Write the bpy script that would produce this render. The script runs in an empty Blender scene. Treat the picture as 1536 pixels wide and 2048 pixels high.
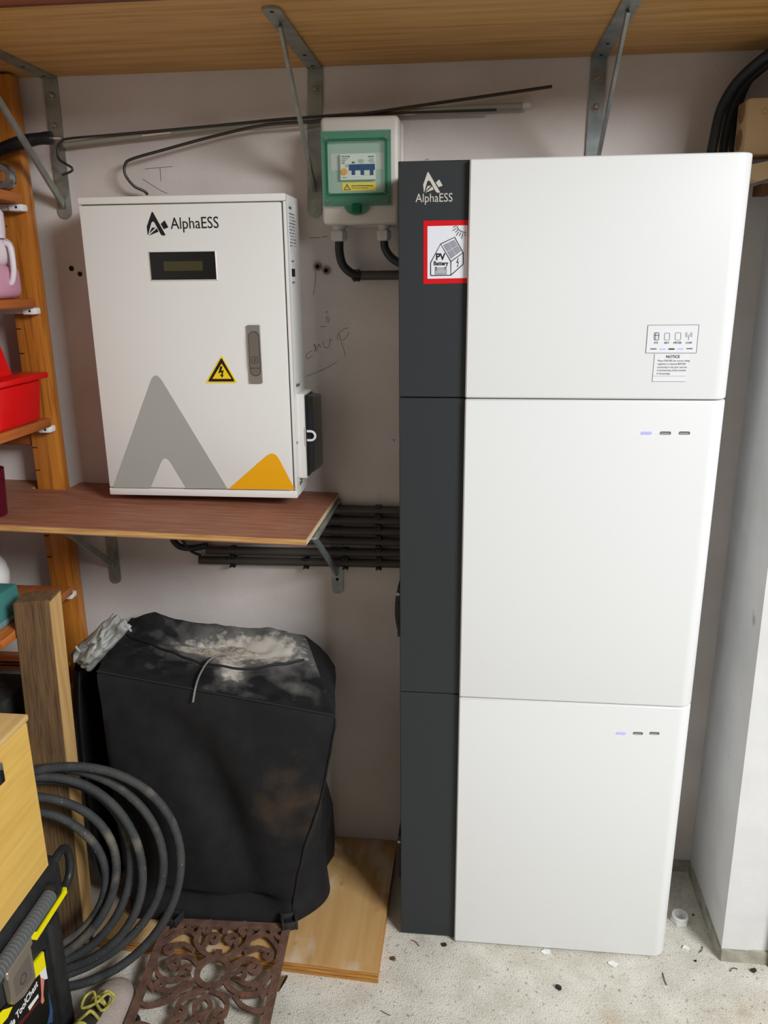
import bpy, bmesh, math, random
from mathutils import Vector, Matrix, noise
import numpy as np
random.seed(7)
PI = math.pi
scene = bpy.context.scene
C = scene.collection

# ------------------------------------------------------------------ camera, world, light, exposure
CAM_D, CAM_H = 1.8, 1.4915
YAW, PITCH, ROLL, FPX = math.radians(-6.2497), math.radians(-16.4219), math.radians(-0.5384), 1583.7
_f = Vector((math.sin(YAW)*math.cos(PITCH), math.cos(YAW)*math.cos(PITCH), math.sin(PITCH)))
_r = _f.cross(Vector((0, 0, 1))).normalized()
_u = _r.cross(_f)
_r, _u = _r*math.cos(ROLL) + _u*math.sin(ROLL), -_r*math.sin(ROLL) + _u*math.cos(ROLL)
cam_data = bpy.data.cameras.new('camera')
cam = bpy.data.objects.new('camera', cam_data)
C.objects.link(cam)
cam_data.sensor_fit = 'VERTICAL'
cam_data.sensor_height = 36.0
cam_data.lens = FPX/2048*36.0
cam_data.clip_start = 0.02
M3 = Matrix((_r, _u, -_f)).transposed()
cam.matrix_world = Matrix.Translation((0, -CAM_D, CAM_H)) @ M3.to_4x4()
scene.camera = cam

world = bpy.data.worlds.new('world')
scene.world = world
world.use_nodes = True
bg = world.node_tree.nodes['Background']
bg.inputs['Color'].default_value = (1.0, 0.90, 0.80, 1)
bg.inputs['Strength'].default_value = 0.195

# the daylight falling in through the open garage door, to the right behind the camera
ld = bpy.data.lights.new('door_daylight', 'AREA')
ld.shape = 'RECTANGLE'
ld.size, ld.size_y = 1.25, 1.0
ld.energy = 158
ld.color = (0.95, 0.98, 1.0)
lo = bpy.data.objects.new('door_daylight', ld)
C.objects.link(lo)
lo.location = (2.3, -2.6, 2.7)
lo.rotation_euler = (Vector((-0.15, 0, 0.75)) - Vector(lo.location)).to_track_quat('-Z', 'Y').to_euler()

scene.view_settings.view_transform = 'Standard'
scene.view_settings.look = 'None'
scene.view_settings.gamma = 1.0
scene.view_settings.use_curve_mapping = False
scene.view_settings.exposure = 0.0
scene.cycles.max_bounces = 7

# ------------------------------------------------------------------ turning measured photo points into places on planes
def ray(u, v):
    k = _r*((u-768)/FPX) - _u*((v-1024)/FPX) + _f
    return k/k.y
def onY(u, v, y=0.0):
    k = ray(u, v)*(CAM_D+y)
    return Vector((k.x, y, CAM_H+k.z))
def onZ(u, v, z=0.0):
    k = ray(u, v); t = (z-CAM_H)/k.z
    return Vector((k.x*t, t-CAM_D, z))
def onX(u, v, x):
    k = ray(u, v); t = x/k.x
    return Vector((x, t-CAM_D, CAM_H+k.z*t))

# ------------------------------------------------------------------ materials
def srgb(r, g, b):
    f = lambda c: (c/255/12.92) if c/255 <= .04045 else ((c/255+.055)/1.055)**2.4
    return (f(r), f(g), f(b), 1)

def mat(name, col, rough=.5, metal=0.0, col2=None, scale=20.0, stretch=(1, 1, 1), bump=0.0, bscale=None,
        detail=4.0, lo=.35, hi=.65, spec=.5, coat=0.0, trans=0.0, ior=1.45, emit=None, estr=0.0, alpha=1.0, sheen=0.0):
    m = bpy.data.materials.new(name)
    m.use_nodes = True
    nt = m.node_tree; N = nt.nodes; L = nt.links
    b = N['Principled BSDF']
    b.inputs['Base Color'].default_value = col
    b.inputs['Roughness'].default_value = rough
    b.inputs['Metallic'].default_value = metal
    b.inputs['Specular IOR Level'].default_value = spec
    b.inputs['Coat Weight'].default_value = coat
    b.inputs['Transmission Weight'].default_value = trans
    b.inputs['IOR'].default_value = ior
    b.inputs['Alpha'].default_value = alpha
    b.inputs['Sheen Weight'].default_value = sheen
    if emit:
        b.inputs['Emission Color'].default_value = emit
        b.inputs['Emission Strength'].default_value = estr
    if col2 or bump:
        tc = N.new('ShaderNodeTexCoord'); mp = N.new('ShaderNodeMapping')
        mp.inputs['Scale'].default_value = stretch
        L.new(tc.outputs['Object'], mp.inputs['Vector'])
        nz = N.new('ShaderNodeTexNoise')
        nz.inputs['Scale'].default_value = scale; nz.inputs['Detail'].default_value = detail
        L.new(mp.outputs['Vector'], nz.inputs['Vector'])
        if col2:
            rp = N.new('ShaderNodeValToRGB')
            rp.color_ramp.elements[0].position = lo; rp.color_ramp.elements[0].color = col
            rp.color_ramp.elements[1].position = hi; rp.color_ramp.elements[1].color = col2
            L.new(nz.outputs['Fac'], rp.inputs['Fac']); L.new(rp.outputs['Color'], b.inputs['Base Color'])
        if bump:
            n2 = nz
            if bscale:
                n2 = N.new('ShaderNodeTexNoise'); n2.inputs['Scale'].default_value = bscale; n2.inputs['Detail'].default_value = 3
                L.new(mp.outputs['Vector'], n2.inputs['Vector'])
            bp = N.new('ShaderNodeBump'); bp.inputs['Strength'].default_value = bump; bp.inputs['Distance'].default_value = .004
            L.new(n2.outputs['Fac'], bp.inputs['Height']); L.new(bp.outputs['Normal'], b.inputs['Normal'])
    return m

def layer(m, col, scale, lo, hi, stretch=(1, 1, 1), detail=4.0, offset=(0, 0, 0), attr=None, amount=1.0):
    """mixes one more stain / speckle colour over a material's base colour"""
    nt = m.node_tree; N = nt.nodes; L = nt.links
    b = N['Principled BSDF']; inp = b.inputs['Base Color']
    mix = N.new('ShaderNodeMix'); mix.data_type = 'RGBA'
    if inp.is_linked:
        L.new(inp.links[0].from_socket, mix.inputs[6])
    else:
        mix.inputs[6].default_value = inp.default_value
    mix.inputs[7].default_value = col
    tc = N.new('ShaderNodeTexCoord'); mp = N.new('ShaderNodeMapping')
    mp.inputs['Scale'].default_value = stretch; mp.inputs['Location'].default_value = offset
    L.new(tc.outputs['Object'], mp.inputs['Vector'])
    nz = N.new('ShaderNodeTexNoise'); nz.inputs['Scale'].default_value = scale; nz.inputs['Detail'].default_value = detail
    L.new(mp.outputs['Vector'], nz.inputs['Vector'])
    fac = nz.outputs['Fac']
    if attr:
        at = N.new('ShaderNodeAttribute'); at.attribute_name = attr
        ad = N.new('ShaderNodeMath'); ad.operation = 'ADD'
        L.new(at.outputs['Fac'], ad.inputs[0]); L.new(fac, ad.inputs[1]); fac = ad.outputs[0]
    mr = N.new('ShaderNodeMapRange'); mr.inputs[1].default_value = lo; mr.inputs[2].default_value = hi
    mr.inputs[4].default_value = amount
    L.new(fac, mr.inputs[0]); L.new(mr.outputs[0], mix.inputs[0])
    L.new(mix.outputs[2], inp)
    return m

def wood(name, a, b, axis='x', scale=9.0, rough=.55, bump=.15, ring=None, spec=.4):
    st = {'x': (.35, 7, 7), 'y': (7, .35, 7), 'z': (7, 7, .35)}[axis]
    m = mat(name, a, rough, col2=b, scale=scale, stretch=st, bump=bump, bscale=scale*2.4, lo=.3, hi=.7, spec=spec)
    if ring:
        layer(m, ring, scale*2.2, .52, .68, stretch=st, amount=.8)
    return m

MT = {}
MT['wall'] = mat('painted_wall', srgb(213, 205, 201), .75, col2=srgb(202, 193, 187), scale=5, bump=.12, bscale=160, spec=.25)
layer(MT['wall'], srgb(176, 158, 142), 3.0, .58, .9, amount=.6)
layer(MT['wall'], srgb(120, 100, 85), 42, .74, .8, amount=.8)
MT['pier'] = mat('painted_pier', srgb(226, 226, 226), .7, col2=srgb(216, 216, 216), scale=7, bump=.12, bscale=70, spec=.3)
layer(MT['pier'], srgb(140, 135, 125), 26, .70, .76, stretch=(1, 1, .3), amount=.7)
layer(MT['pier'], srgb(198, 192, 184), 4, .56, .75, amount=.5)
MT['rawbase'] = mat('bare_render', srgb(150, 148, 134), .9, col2=srgb(178, 174, 160), scale=30, bump=.5, bscale=80)
MT['ceil'] = mat('ceiling_board', srgb(196, 186, 172), .9)
MT['floor'] = mat('concrete', srgb(208, 203, 190), .85, col2=srgb(228, 224, 213), scale=14, bump=.75, bscale=300, spec=.25, detail=6)
layer(MT['floor'], srgb(148, 142, 130), 300, .54, .70, amount=.45)
layer(MT['floor'], srgb(126, 121, 111), 95, .60, .72, amount=.75)
layer(MT['floor'], srgb(226, 224, 218), 60, .60, .70, offset=(3, 1, 0), amount=.7)
layer(MT['floor'], srgb(186, 158, 122), 5.5, .62, .78, offset=(7, 2, 0), amount=.7)
layer(MT['floor'], srgb(110, 104, 92), 9, .66, .78, offset=(1, 9, 0), amount=.5)
MT['shelf_under'] = wood('shelf_laminate', srgb(206, 160, 98), srgb(184, 138, 78), 'x', 6, .5, .05, ring=srgb(168, 122, 64))
MT['edging'] = wood('red_edging', srgb(120, 62, 34), srgb(96, 46, 24), 'x', 8, .5)
MT['mahog'] = wood('mahogany_board', srgb(160, 108, 84), srgb(138, 86, 64), 'x', 16, .55, .1, ring=srgb(172, 126, 104))
layer(MT['mahog'], srgb(170, 140, 124), 12, .66, .8, stretch=(.5, 3, 1), amount=.6)
MT['plyedge'] = wood('ply_edge', srgb(206, 168, 108), srgb(168, 120, 66), 'x', 30, .7, .2)
MT['plyedge_light'] = wood('ply_edge_light', srgb(226, 208, 176), srgb(196, 168, 124), 'y', 30, .7, .2)
MT['ply'] = wood('floor_ply', srgb(206, 168, 114), srgb(188, 146, 92), 'y', 5, .6, .1)
layer(MT['ply'], srgb(220, 212, 200), 7, .53, .68, stretch=(1.6, .8, 1), amount=.7)
layer(MT['ply'], srgb(140, 96, 52), 14, .60, .74, amount=.7)
MT['plyedge_floor'] = wood('ply_layer', srgb(204, 150, 78), srgb(160, 104, 44), 'x', 30, .6, .2)
MT['plyedge_dark'] = wood('ply_glue_layer', srgb(132, 84, 34), srgb(104, 62, 24), 'x', 30, .6, .2)
MT['pine'] = wood('varnished_pine', srgb(196, 126, 48), srgb(172, 100, 34), 'z', 8, .35, .05, ring=srgb(140, 76, 26), spec=.5)
MT['pine_y'] = wood('varnished_pine_shelf', srgb(190, 112, 54), srgb(164, 88, 40), 'y', 9, .4, .05, ring=srgb(140, 72, 34), spec=.5)
MT['pine_x'] = wood('varnished_pine_rung', srgb(160, 84, 30), srgb(130, 62, 22), 'x', 9, .4, .05)
MT['plank'] = wood('weathered_plank', srgb(126, 98, 68), srgb(98, 76, 52), 'z', 12, .85, .5, ring=srgb(78, 60, 42))
layer(MT['plank'], srgb(156, 116, 70), 4, .52, .75, stretch=(2, 2, .8), amount=.6)
MT['plank_side'] = wood('sawn_plank_side', srgb(206, 168, 112), srgb(180, 140, 86), 'z', 10, .85, .3)
MT['birch'] = wood('birch_ply', srgb(230, 190, 104), srgb(218, 174, 88), 'y', 9, .5, .04, ring=srgb(216, 172, 88))
MT['birch_top'] = wood('birch_ply_lid', srgb(226, 192, 132), srgb(212, 174, 112), 'y', 9, .5, .04)
MT['galv'] = mat('galvanised_steel', srgb(160, 162, 154), .42, .6, col2=srgb(134, 136, 128), scale=30, bump=.03, bscale=200)
MT['galv_blue'] = mat('zinc_steel', srgb(156, 162, 162), .4, .6, col2=srgb(130, 138, 138), scale=30)
MT['bolt'] = mat('bolt_steel', srgb(160, 156, 148), .4, .9)
MT['hole'] = mat('dark_hole', srgb(26, 22, 20), .9)
MT['cab'] = mat('white_powder_coat', srgb(228, 226, 221), .42, bump=.02, bscale=600, spec=.5)
MT['door'] = mat('white_door_coat', srgb(228, 227, 223), .42, bump=.02, bscale=600, spec=.5)
MT['tower'] = mat('white_cover', srgb(228, 229, 229), .38, spec=.5)
MT['char'] = mat('charcoal_panel', srgb(47, 51, 53), .5, bump=.02, bscale=700, spec=.4)
MT['char_side'] = mat('charcoal_case', srgb(46, 49, 51), .6)
MT['grey_decal'] = mat('grey_print', srgb(165, 165, 158), .45)
MT['orange'] = mat('orange_print', srgb(240, 172, 6), .45)
MT['black_print'] = mat('black_print', srgb(14, 14, 14), .5)
MT['grey_print'] = mat('grey_letter_print', srgb(92, 92, 94), .6)
MT['pale_print'] = mat('pale_print', srgb(206, 202, 194), .5)
MT['yellow'] = mat('warning_yellow', srgb(246, 208, 12), .5)
MT['bezel'] = mat('display_bezel', srgb(10, 9, 8), .25)
MT['lcd'] = mat('lcd_screen', srgb(62, 58, 24), .3)
MT['satin'] = mat('satin_nickel', srgb(168, 160, 152), .38, .75)
MT['satin_d'] = mat('satin_nickel_lever', srgb(150, 142, 134), .34, .8)
MT['label'] = mat('white_label', srgb(229, 230, 233), .5)
MT['smoke'] = mat('smoked_cover', srgb(52, 50, 44), .12, alpha=.62)
MT['blackp'] = mat('black_plastic', srgb(24, 25, 27), .4)
MT['blackp2'] = mat('dull_black_plastic', srgb(34, 35, 36), .6, col2=srgb(48, 48, 48), scale=60)
MT['navy'] = mat('blue_plastic', srgb(22, 52, 112), .4)
MT['whitep'] = mat('white_plastic', srgb(235, 235, 232), .4)
MT['greyp'] = mat('grey_plastic', srgb(196, 192, 188), .45)
MT['encl'] = mat('grey_enclosure', srgb(206, 200, 192), .45)
MT['green'] = mat('green_transparent', srgb(64, 146, 116), .12, alpha=.46)
MT['green_d'] = mat('green_latch', srgb(10, 110, 74), .2, trans=.2, ior=1.3)
MT['window'] = mat('clear_window', srgb(150, 200, 176), .06, alpha=.09)
MT['recess'] = mat('enclosure_inner', srgb(160, 178, 164), .6)
MT['mcb'] = mat('breaker_body', srgb(214, 220, 212), .5)
MT['orangeb'] = mat('orange_button', srgb(226, 150, 40), .4)
MT['conduit'] = mat('dark_conduit', srgb(66, 62, 58), .5)
MT['cable'] = mat('black_cable', srgb(34, 38, 40), .5)
MT['clip'] = mat('black_clip', srgb(30, 29, 28), .5)
MT['pole'] = mat('grey_fibre_pole', srgb(150, 148, 134), .5)
MT['ferrule'] = mat('steel_ferrule', srgb(190, 180, 168), .3, .9)
MT['wire'] = mat('dark_steel_wire', srgb(70, 66, 62), .4, .6)
MT['red'] = mat('red_sticker', srgb(214, 10, 22), .4)
MT['redp'] = mat('red_plastic', srgb(214, 12, 16), .32, spec=.5)
MT['sticker_white'] = mat('sticker_white', srgb(232, 234, 242), .4)
MT['pvgrey'] = mat('pv_grey', srgb(140, 142, 150), .5)
MT['battgrey'] = mat('battery_grey', srgb(178, 180, 188), .5)
MT['led_on'] = mat('lit_indicator', srgb(60, 60, 110), .4, emit=(.60, .60, 1.0, 1), estr=.85)
MT['led_off'] = mat('unlit_indicator', srgb(150, 150, 146), .4)
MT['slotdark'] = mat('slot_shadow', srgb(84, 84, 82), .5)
MT['seam'] = mat('panel_seam', srgb(70, 70, 70), .6)
MT['fabric'] = mat('black_canvas', srgb(25, 25, 27), .8, col2=srgb(31, 31, 33), scale=26, bump=.15, bscale=420, spec=.3, sheen=.02)
layer(MT['fabric'], srgb(104, 80, 56), 15, .84, 1.35, attr='dirt', amount=.5)
layer(MT['fabric'], srgb(60, 60, 62), 6, .6, .85, amount=.2)
layer(MT['fabric'], srgb(120, 112, 102), 130, .76, .80, amount=.5)
MT['fabric_top'] = mat('dusty_canvas', srgb(27, 27, 29), .85, col2=srgb(36, 36, 38), scale=30, bump=.25, bscale=380, spec=.25)
layer(MT['fabric_top'], srgb(122, 120, 116), 24, .60, 1.15, attr='dust', amount=.85)
layer(MT['fabric_top'], srgb(204, 197, 186), 60, 1.02, 1.32, attr='dust')
MT['ash'] = mat('pale_ash', srgb(196, 188, 176), .95, col2=srgb(166, 154, 138), scale=60, bump=.8, bscale=120)
MT['zip'] = mat('zip', srgb(26, 26, 27), .6)
MT['cord'] = mat('grey_cord', srgb(130, 128, 126), .6)
MT['silver'] = mat('grey_sack', srgb(168, 170, 168), .5, col2=srgb(140, 140, 136), scale=8, bump=.2, bscale=40, spec=.5)
layer(MT['silver'], srgb(120, 96, 72), 5, .58, .75, amount=.7)
MT['rust'] = mat('rusty_iron', srgb(116, 86, 72), .85, .1, col2=srgb(92, 66, 55), scale=40, bump=.5, bscale=160)
layer(MT['rust'], srgb(142, 94, 70), 30, .6, .75, amount=.6)
MT['hose'] = mat('dusty_rubber_hose', srgb(56, 58, 60), .7, col2=srgb(70, 71, 70), scale=24, bump=.3, bscale=300, spec=.35)
layer(MT['hose'], srgb(140, 130, 114), 13, .56, .76, amount=.7)
layer(MT['hose'], srgb(196, 192, 184), 120, .70, .76, amount=.8)
MT['chest'] = mat('chest_black_plastic', srgb(36, 37, 38), .45, col2=srgb(46, 46, 46), scale=40, bump=.05, bscale=300)
MT['yel_trim'] = mat('yellow_trim', srgb(250, 236, 6), .45)
MT['grip'] = mat('ribbed_grey_grip', srgb(120, 122, 124), .35, .3)
MT['latch'] = mat('pewter_latch', srgb(168, 158, 144), .4, .6)
MT['skin'] = mat('printed_arm', srgb(226, 136, 118), .6)
MT['jean'] = mat('printed_denim', srgb(52, 84, 124), .6)
MT['dkred'] = mat('printed_dark_red', srgb(96, 22, 20), .6)
MT['canvas'] = mat('beige_shoe_canvas', srgb(178, 166, 156), .9, col2=srgb(158, 146, 138), scale=14, stretch=(1, 1, 1), bump=.5, bscale=240)
MT['lace'] = mat('yellow_green_lace', srgb(190, 182, 92), .7, col2=srgb(150, 140, 60), scale=80)
MT['shoe_in'] = mat('shoe_lining', srgb(54, 48, 42), .9)
MT['pinkfluid'] = mat('pink_fluid_jug', srgb(226, 166, 190), .35, trans=.2)
MT['milky'] = mat('milky_plastic', srgb(226, 214, 220), .4)
MT['glass_red'] = mat('plum_glass', srgb(122, 30, 52), .1, trans=.6, ior=1.3)
MT['darkdrink'] = mat('dark_fill', srgb(34, 12, 14), .3)
MT['teal'] = mat('teal_box', srgb(66, 132, 126), .5)
MT['teal_d'] = mat('teal_box_base', srgb(108, 142, 146), .5)
MT['chrome'] = mat('chrome', srgb(190, 192, 196), .2, .95)
MT['copper'] = mat('brown_handle', srgb(92, 44, 30), .35, .2)
MT['amber'] = mat('amber_yellow', srgb(218, 160, 24), .5)
MT['cream'] = mat('cream_plastic', srgb(206, 178, 138), .55)
MT['cream_d'] = mat('knockout', srgb(150, 118, 84), .6)
MT['pencil'] = mat('pencil_mark', srgb(104, 92, 84), .8)
MT['leafm'] = mat('dry_leaf', srgb(96, 74, 44), .8)
MT['flake'] = mat('paint_flake', srgb(238, 238, 236), .6)
MT['crumb'] = mat('dark_crumb', srgb(48, 42, 38), .8)
MT['redwire'] = mat('red_wire', srgb(140, 50, 44), .5)
MT['plugp'] = mat('wall_plug_grey', srgb(120, 110, 100), .7)
MT['brownwood'] = wood('dark_door_frame', srgb(110, 72, 40), srgb(86, 54, 30), 'z', 8, .6)
MT['ground'] = mat('driveway', srgb(170, 166, 158), .9, col2=srgb(150, 146, 138), scale=3)
MT['gapblack'] = mat('gap_filler_black', srgb(18, 18, 19), .4, bump=.3, bscale=20)  # black of the added shape that stands in for the shadow gap

# ------------------------------------------------------------------ mesh helpers
class MB:
    def __init__(s): s.v = []; s.f = []
    def add(s, vs, fs):
        o = len(s.v); s.v += [tuple(p) for p in vs]; s.f += [tuple(i+o for i in f) for f in fs]; return s
    def box(s, x0, x1, y0, y1, z0, z1):
        return s.add([(x0,y0,z0),(x1,y0,z0),(x1,y1,z0),(x0,y1,z0),(x0,y0,z1),(x1,y0,z1),(x1,y1,z1),(x0,y1,z1)],
                     [(0,3,2,1),(4,5,6,7),(0,1,5,4),(1,2,6,5),(2,3,7,6),(3,0,4,7)])
    def rbox(s, x0, x1, y0, y1, z0, z1, r=.004, seg=2):
        bm = bmesh.new()
        bmesh.ops.create_cube(bm, size=1)
        for v in bm.verts:
            v.co = Vector(((x0+x1)/2+v.co.x*(x1-x0), (y0+y1)/2+v.co.y*(y1-y0), (z0+z1)/2+v.co.z*(z1-z0)))
        bmesh.ops.bevel(bm, geom=bm.edges[:], offset=r, segments=seg, profile=.5, affect='EDGES')
        return s.frombm(bm)
    def frombm(s, bm):
        bm.verts.index_update()
        s.add([v.co[:] for v in bm.verts], [[v.index for v in f.verts] for f in bm.faces]); bm.free(); return s
    def prism(s, pts, a, b, plane='xz'):
        """polygon pts in a plane, extruded between a (towards the viewer side) and b"""
        mk = {'xz': lambda p, d: (p[0], d, p[1]), 'yz': lambda p, d: (d, p[0], p[1]), 'xy': lambda p, d: (p[0], p[1], d)}[plane]
        n = len(pts)
        vs = [mk(p, a) for p in pts] + [mk(p, b) for p in pts]
        fs = [tuple(range(n)), tuple(range(2*n-1, n-1, -1))] + [((i+1) % n, i, n+i, n+(i+1) % n) for i in range(n)]
        return s.add(vs, fs)
    def tube(s, path, r, n=10, closed=False, cap=True):
        P = [Vector(p) for p in path]; m = len(P)
        rr = r if isinstance(r, (list, tuple)) else [r]*m
        T = []
        for i in range(m):
            a = P[(i-1) % m] if (closed or i > 0) else P[i]
            b = P[(i+1) % m] if (closed or i < m-1) else P[i]
            T.append((b-a).normalized())
        up = Vector((0, 0, 1)) if abs(T[0].z) < .9 else Vector((1, 0, 0))
        nrm = (up - T[0]*up.dot(T[0])).normalized()
        vs = []
        for i in range(m):
            nrm = (nrm - T[i]*nrm.dot(T[i])).normalized()
            bn = T[i].cross(nrm)
            for k in range(n):
                a = 2*PI*k/n
                vs.append(P[i] + (nrm*math.cos(a) + bn*math.sin(a))*rr[i])
        fs = []
        for i in range(m if closed else m-1):
            j = (i+1) % m
            for k in range(n):
                k2 = (k+1) % n
                fs.append((i*n+k, i*n+k2, j*n+k2, j*n+k))
        if cap and not closed:
            fs.append(tuple(range(n-1, -1, -1))); fs.append(tuple((m-1)*n+k for k in range(n)))
        return s.add(vs, fs)
    def cyl(s, a, b, r, n=16, r2=None):
        return s.tube([a, b], [r, r2 if r2 is not None else r], n)
    def ringplate(s, c, ro, ri, ax, t, n=20):
        """flat annulus of thickness t around axis ax"""
        c = Vector(c); ax = Vector(ax).normalized()
        e1 = ax.orthogonal().normalized(); e2 = ax.cross(e1)
        vs = []; fs = []
        for k in range(n):
            a = 2*PI*k/n; d = e1*math.cos(a)+e2*math.sin(a)
            vs += [c+d*ro, c+d*ri, c+d*ri+ax*t, c+d*ro+ax*t]
        for k in range(n):
            p = 4*k; q = 4*((k+1) % n)
            for i in range(4): fs.append((p+i, p+(i+1) % 4, q+(i+1) % 4, q+i))
        return s.add(vs, fs)
    def lathe(s, prof, c=(0, 0, 0), n=24, axis='z'):
        vs = []; m = len(prof)
        for (r, h) in prof:
            for k in range(n):
                a = 2*PI*k/n; x, y = r*math.cos(a), r*math.sin(a)
                p = {'z': (x, y, h), 'y': (x, h, y), 'x': (h, x, y)}[axis]
                vs.append((c[0]+p[0], c[1]+p[1], c[2]+p[2]))
        fs = [(i*n+k, i*n+(k+1) % n, (i+1)*n+(k+1) % n, (i+1)*n+k) for i in range(m-1) for k in range(n)]
        return s.add(vs, fs)
    def grid(s, nu, nv, fn, closed_u=False):
        vs = [fn(i/(nu if closed_u else nu-1), j/(nv-1)) for j in range(nv) for i in range(nu)]
        fs = []
        for j in range(nv-1):
            for i in range(nu if closed_u else nu-1):
                i2 = (i+1) % nu
                fs.append((j*nu+i, j*nu+i2, (j+1)*nu+i2, (j+1)*nu+i))
        return s.add(vs, fs)
    def ribbon(s, pts, w, z0, z1, tf):
        """flat bar following 2D pts, width w, between z0 and z1, placed by tf"""
        n = len(pts); vs = []; fs = []
        for i in range(n):
            a = Vector(pts[max(i-1, 0)]); b = Vector(pts[min(i+1, n-1)])
            d = (b-a); d = d.normalized() if d.length > 1e-9 else Vector((1, 0)); q = Vector((-d.y, d.x))*w/2
            p = Vector(pts[i])
            for (o, z) in ((q, z0), (q, z1), (-q, z1), (-q, z0)):
                vs.append(tf(p.x+o.x, p.y+o.y, z))
        for i in range(n-1):
            for k in range(4): fs.append((4*i+k, 4*i+(k+1) % 4, 4*i+4+(k+1) % 4, 4*i+4+k))
        fs += [(3, 2, 1, 0), (4*n-4, 4*n-3, 4*n-2, 4*n-1)]
        return s.add(vs, fs)
    def build(s, name, m, parent=None, smooth=None, recalc=True):
        me = bpy.data.meshes.new(name)
        me.from_pydata(s.v, [], s.f); me.validate()
        if recalc:
            bm = bmesh.new(); bm.from_mesh(me); bmesh.ops.recalc_face_normals(bm, faces=bm.faces[:]); bm.to_mesh(me); bm.free()
        me.materials.append(MT[m] if isinstance(m, str) else m)
        if smooth is not None:
            for p in me.polygons: p.use_smooth = True
            me.set_sharp_from_angle(angle=math.radians(smooth))
        o = bpy.data.objects.new(name, me); C.objects.link(o)
        if parent: adopt(o, parent)
        return o

def world_loc(o):
    v = Vector((0, 0, 0))
    while o: v = v + o.location; o = o.parent
    return v
ORIG = {}
def adopt(o, parent):
    o.parent = parent
    if parent.type == 'EMPTY':
        o.matrix_parent_inverse = Matrix.Translation(-parent.location)

def tag(o, label, cat, group=None, kind=None):
    o['label'] = label; o['category'] = cat
    if group: o['group'] = group
    if kind: o['kind'] = kind
    return o
def thing(name, label, cat, loc, group=None):
    o = bpy.data.objects.new(name, None); C.objects.link(o); o.location = loc; o.empty_display_size = .05
    return tag(o, label, cat, group)
def struct(o):
    o['kind'] = 'structure'; return o

FACE = {'front': Matrix.Rotation(PI/2, 4, 'X'), 'right': Matrix.Rotation(PI/2, 4, 'Z') @ Matrix.Rotation(PI/2, 4, 'X')}
def text(body, size, loc, m, parent, name='lettering', face='front', align='LEFT', sx=1.0, extrude=.0002, roll=0.0, shear=0.0, spacing=1.0, offset=0.0):
    cu = bpy.data.curves.new('t', 'FONT'); cu.body = body; cu.size = size; cu.extrude = extrude
    cu.align_x = align; cu.resolution_u = 3; cu.shear = shear; cu.space_line = spacing; cu.offset = offset
    ob = bpy.data.objects.new('t', cu); C.objects.link(ob)
    dg = bpy.context.evaluated_depsgraph_get()
    me = bpy.data.meshes.new_from_object(ob.evaluated_get(dg))
    bpy.data.objects.remove(ob); bpy.data.curves.remove(cu)
    base = FACE[face] if isinstance(face, str) else face
    me.transform(Matrix.Translation(loc) @ base @ Matrix.Rotation(roll, 4, 'Z') @ Matrix.Diagonal((sx, 1, 1, 1)))
    me.materials.clear(); me.materials.append(MT[m]); me.name = name
    o = bpy.data.objects.new(name, me); C.objects.link(o)
    if parent: adopt(o, parent)
    return o
def spline(pts, per=8):
    P = [Vector(p) for p in pts]; out = []
    for i in range(len(P)-1):
        p0 = P[max(i-1, 0)]; p1 = P[i]; p2 = P[i+1]; p3 = P[min(i+2, len(P)-1)]
        for k in range(per):
            t = k/per
            out.append(.5*((2*p1) + (-p0+p2)*t + (2*p0-5*p1+4*p2-p3)*t*t + (-p0+3*p1-3*p2+p3)*t**3))
    out.append(P[-1]); return out
def rounded(poly, rs, seg=6):
    out = []; n = len(poly)
    for i in range(n):
        p = Vector(poly[i]); a = Vector(poly[i-1]); b = Vector(poly[(i+1) % n])
        r = rs[i] if isinstance(rs, (list, tuple)) else rs
        if r <= 0: out.append(tuple(p)); continue
        da = (a-p).normalized(); db = (b-p).normalized()
        q0 = p+da*r; q1 = p+db*r
        for k in range(seg+1):
            t = k/seg
            out.append(tuple(q0*(1-t)**2 + p*2*t*(1-t) + q1*t*t))
    return out
def dup(root, delta, label=None, group=None):
    r = root.copy(); C.objects.link(r); r.location = Vector(root.location)+Vector(delta)
    if label: r['label'] = label
    if group: r['group'] = group
    for ch in list(root.children):
        c = ch.copy(); C.objects.link(c); c.parent = r; c.matrix_parent_inverse = ch.matrix_parent_inverse.copy()
        for g in list(ch.children):
            d = g.copy(); C.objects.link(d); d.parent = c; d.matrix_parent_inverse = g.matrix_parent_inverse.copy()
    return r

# ------------------------------------------------------------------ the room
struct(MB().box(-1.45, 2.2, -2.6, .1, -.08, 0).build('floor', 'floor'))
o = struct(MB().box(-6, 9, -9, -2.6, -.1, -.005).build('driveway', 'ground')); tag(o, 'concrete driveway outside the garage opening', 'driveway')
wb = struct(MB().box(-1.45, 2.2, 0, .1, 0, 2.45).build('wall_back', 'wall'))
struct(MB().box(-1.45, -1.35, -2.6, 0, 0, 2.45).build('wall_left', 'wall'))
struct(MB().box(-1.45, 2.2, -1.75, .1, 2.45, 2.52).build('ceiling', 'ceil'))
# pier on the right, its front arris a little out of plumb
def pier_mesh(z0, z1, gx, gy):
    lean = lambda z: .594-.0127*z
    return MB().add([(.598-gx, 0, z0), (lean(z0)-gx, -.288-gy, z0), (.95, -.288-gy, z0), (.95, 0, z0),
                     (.598-gx, 0, z1), (lean(z1)-gx, -.288-gy, z1), (.95, -.288-gy, z1), (.95, 0, z1)],
                    [(0,3,2,1),(4,5,6,7),(0,1,5,4),(1,2,6,5),(2,3,7,6),(3,0,4,7)])
wr = struct(pier_mesh(.03, 2.45, 0, 0).build('wall_right', 'pier'))
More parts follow.
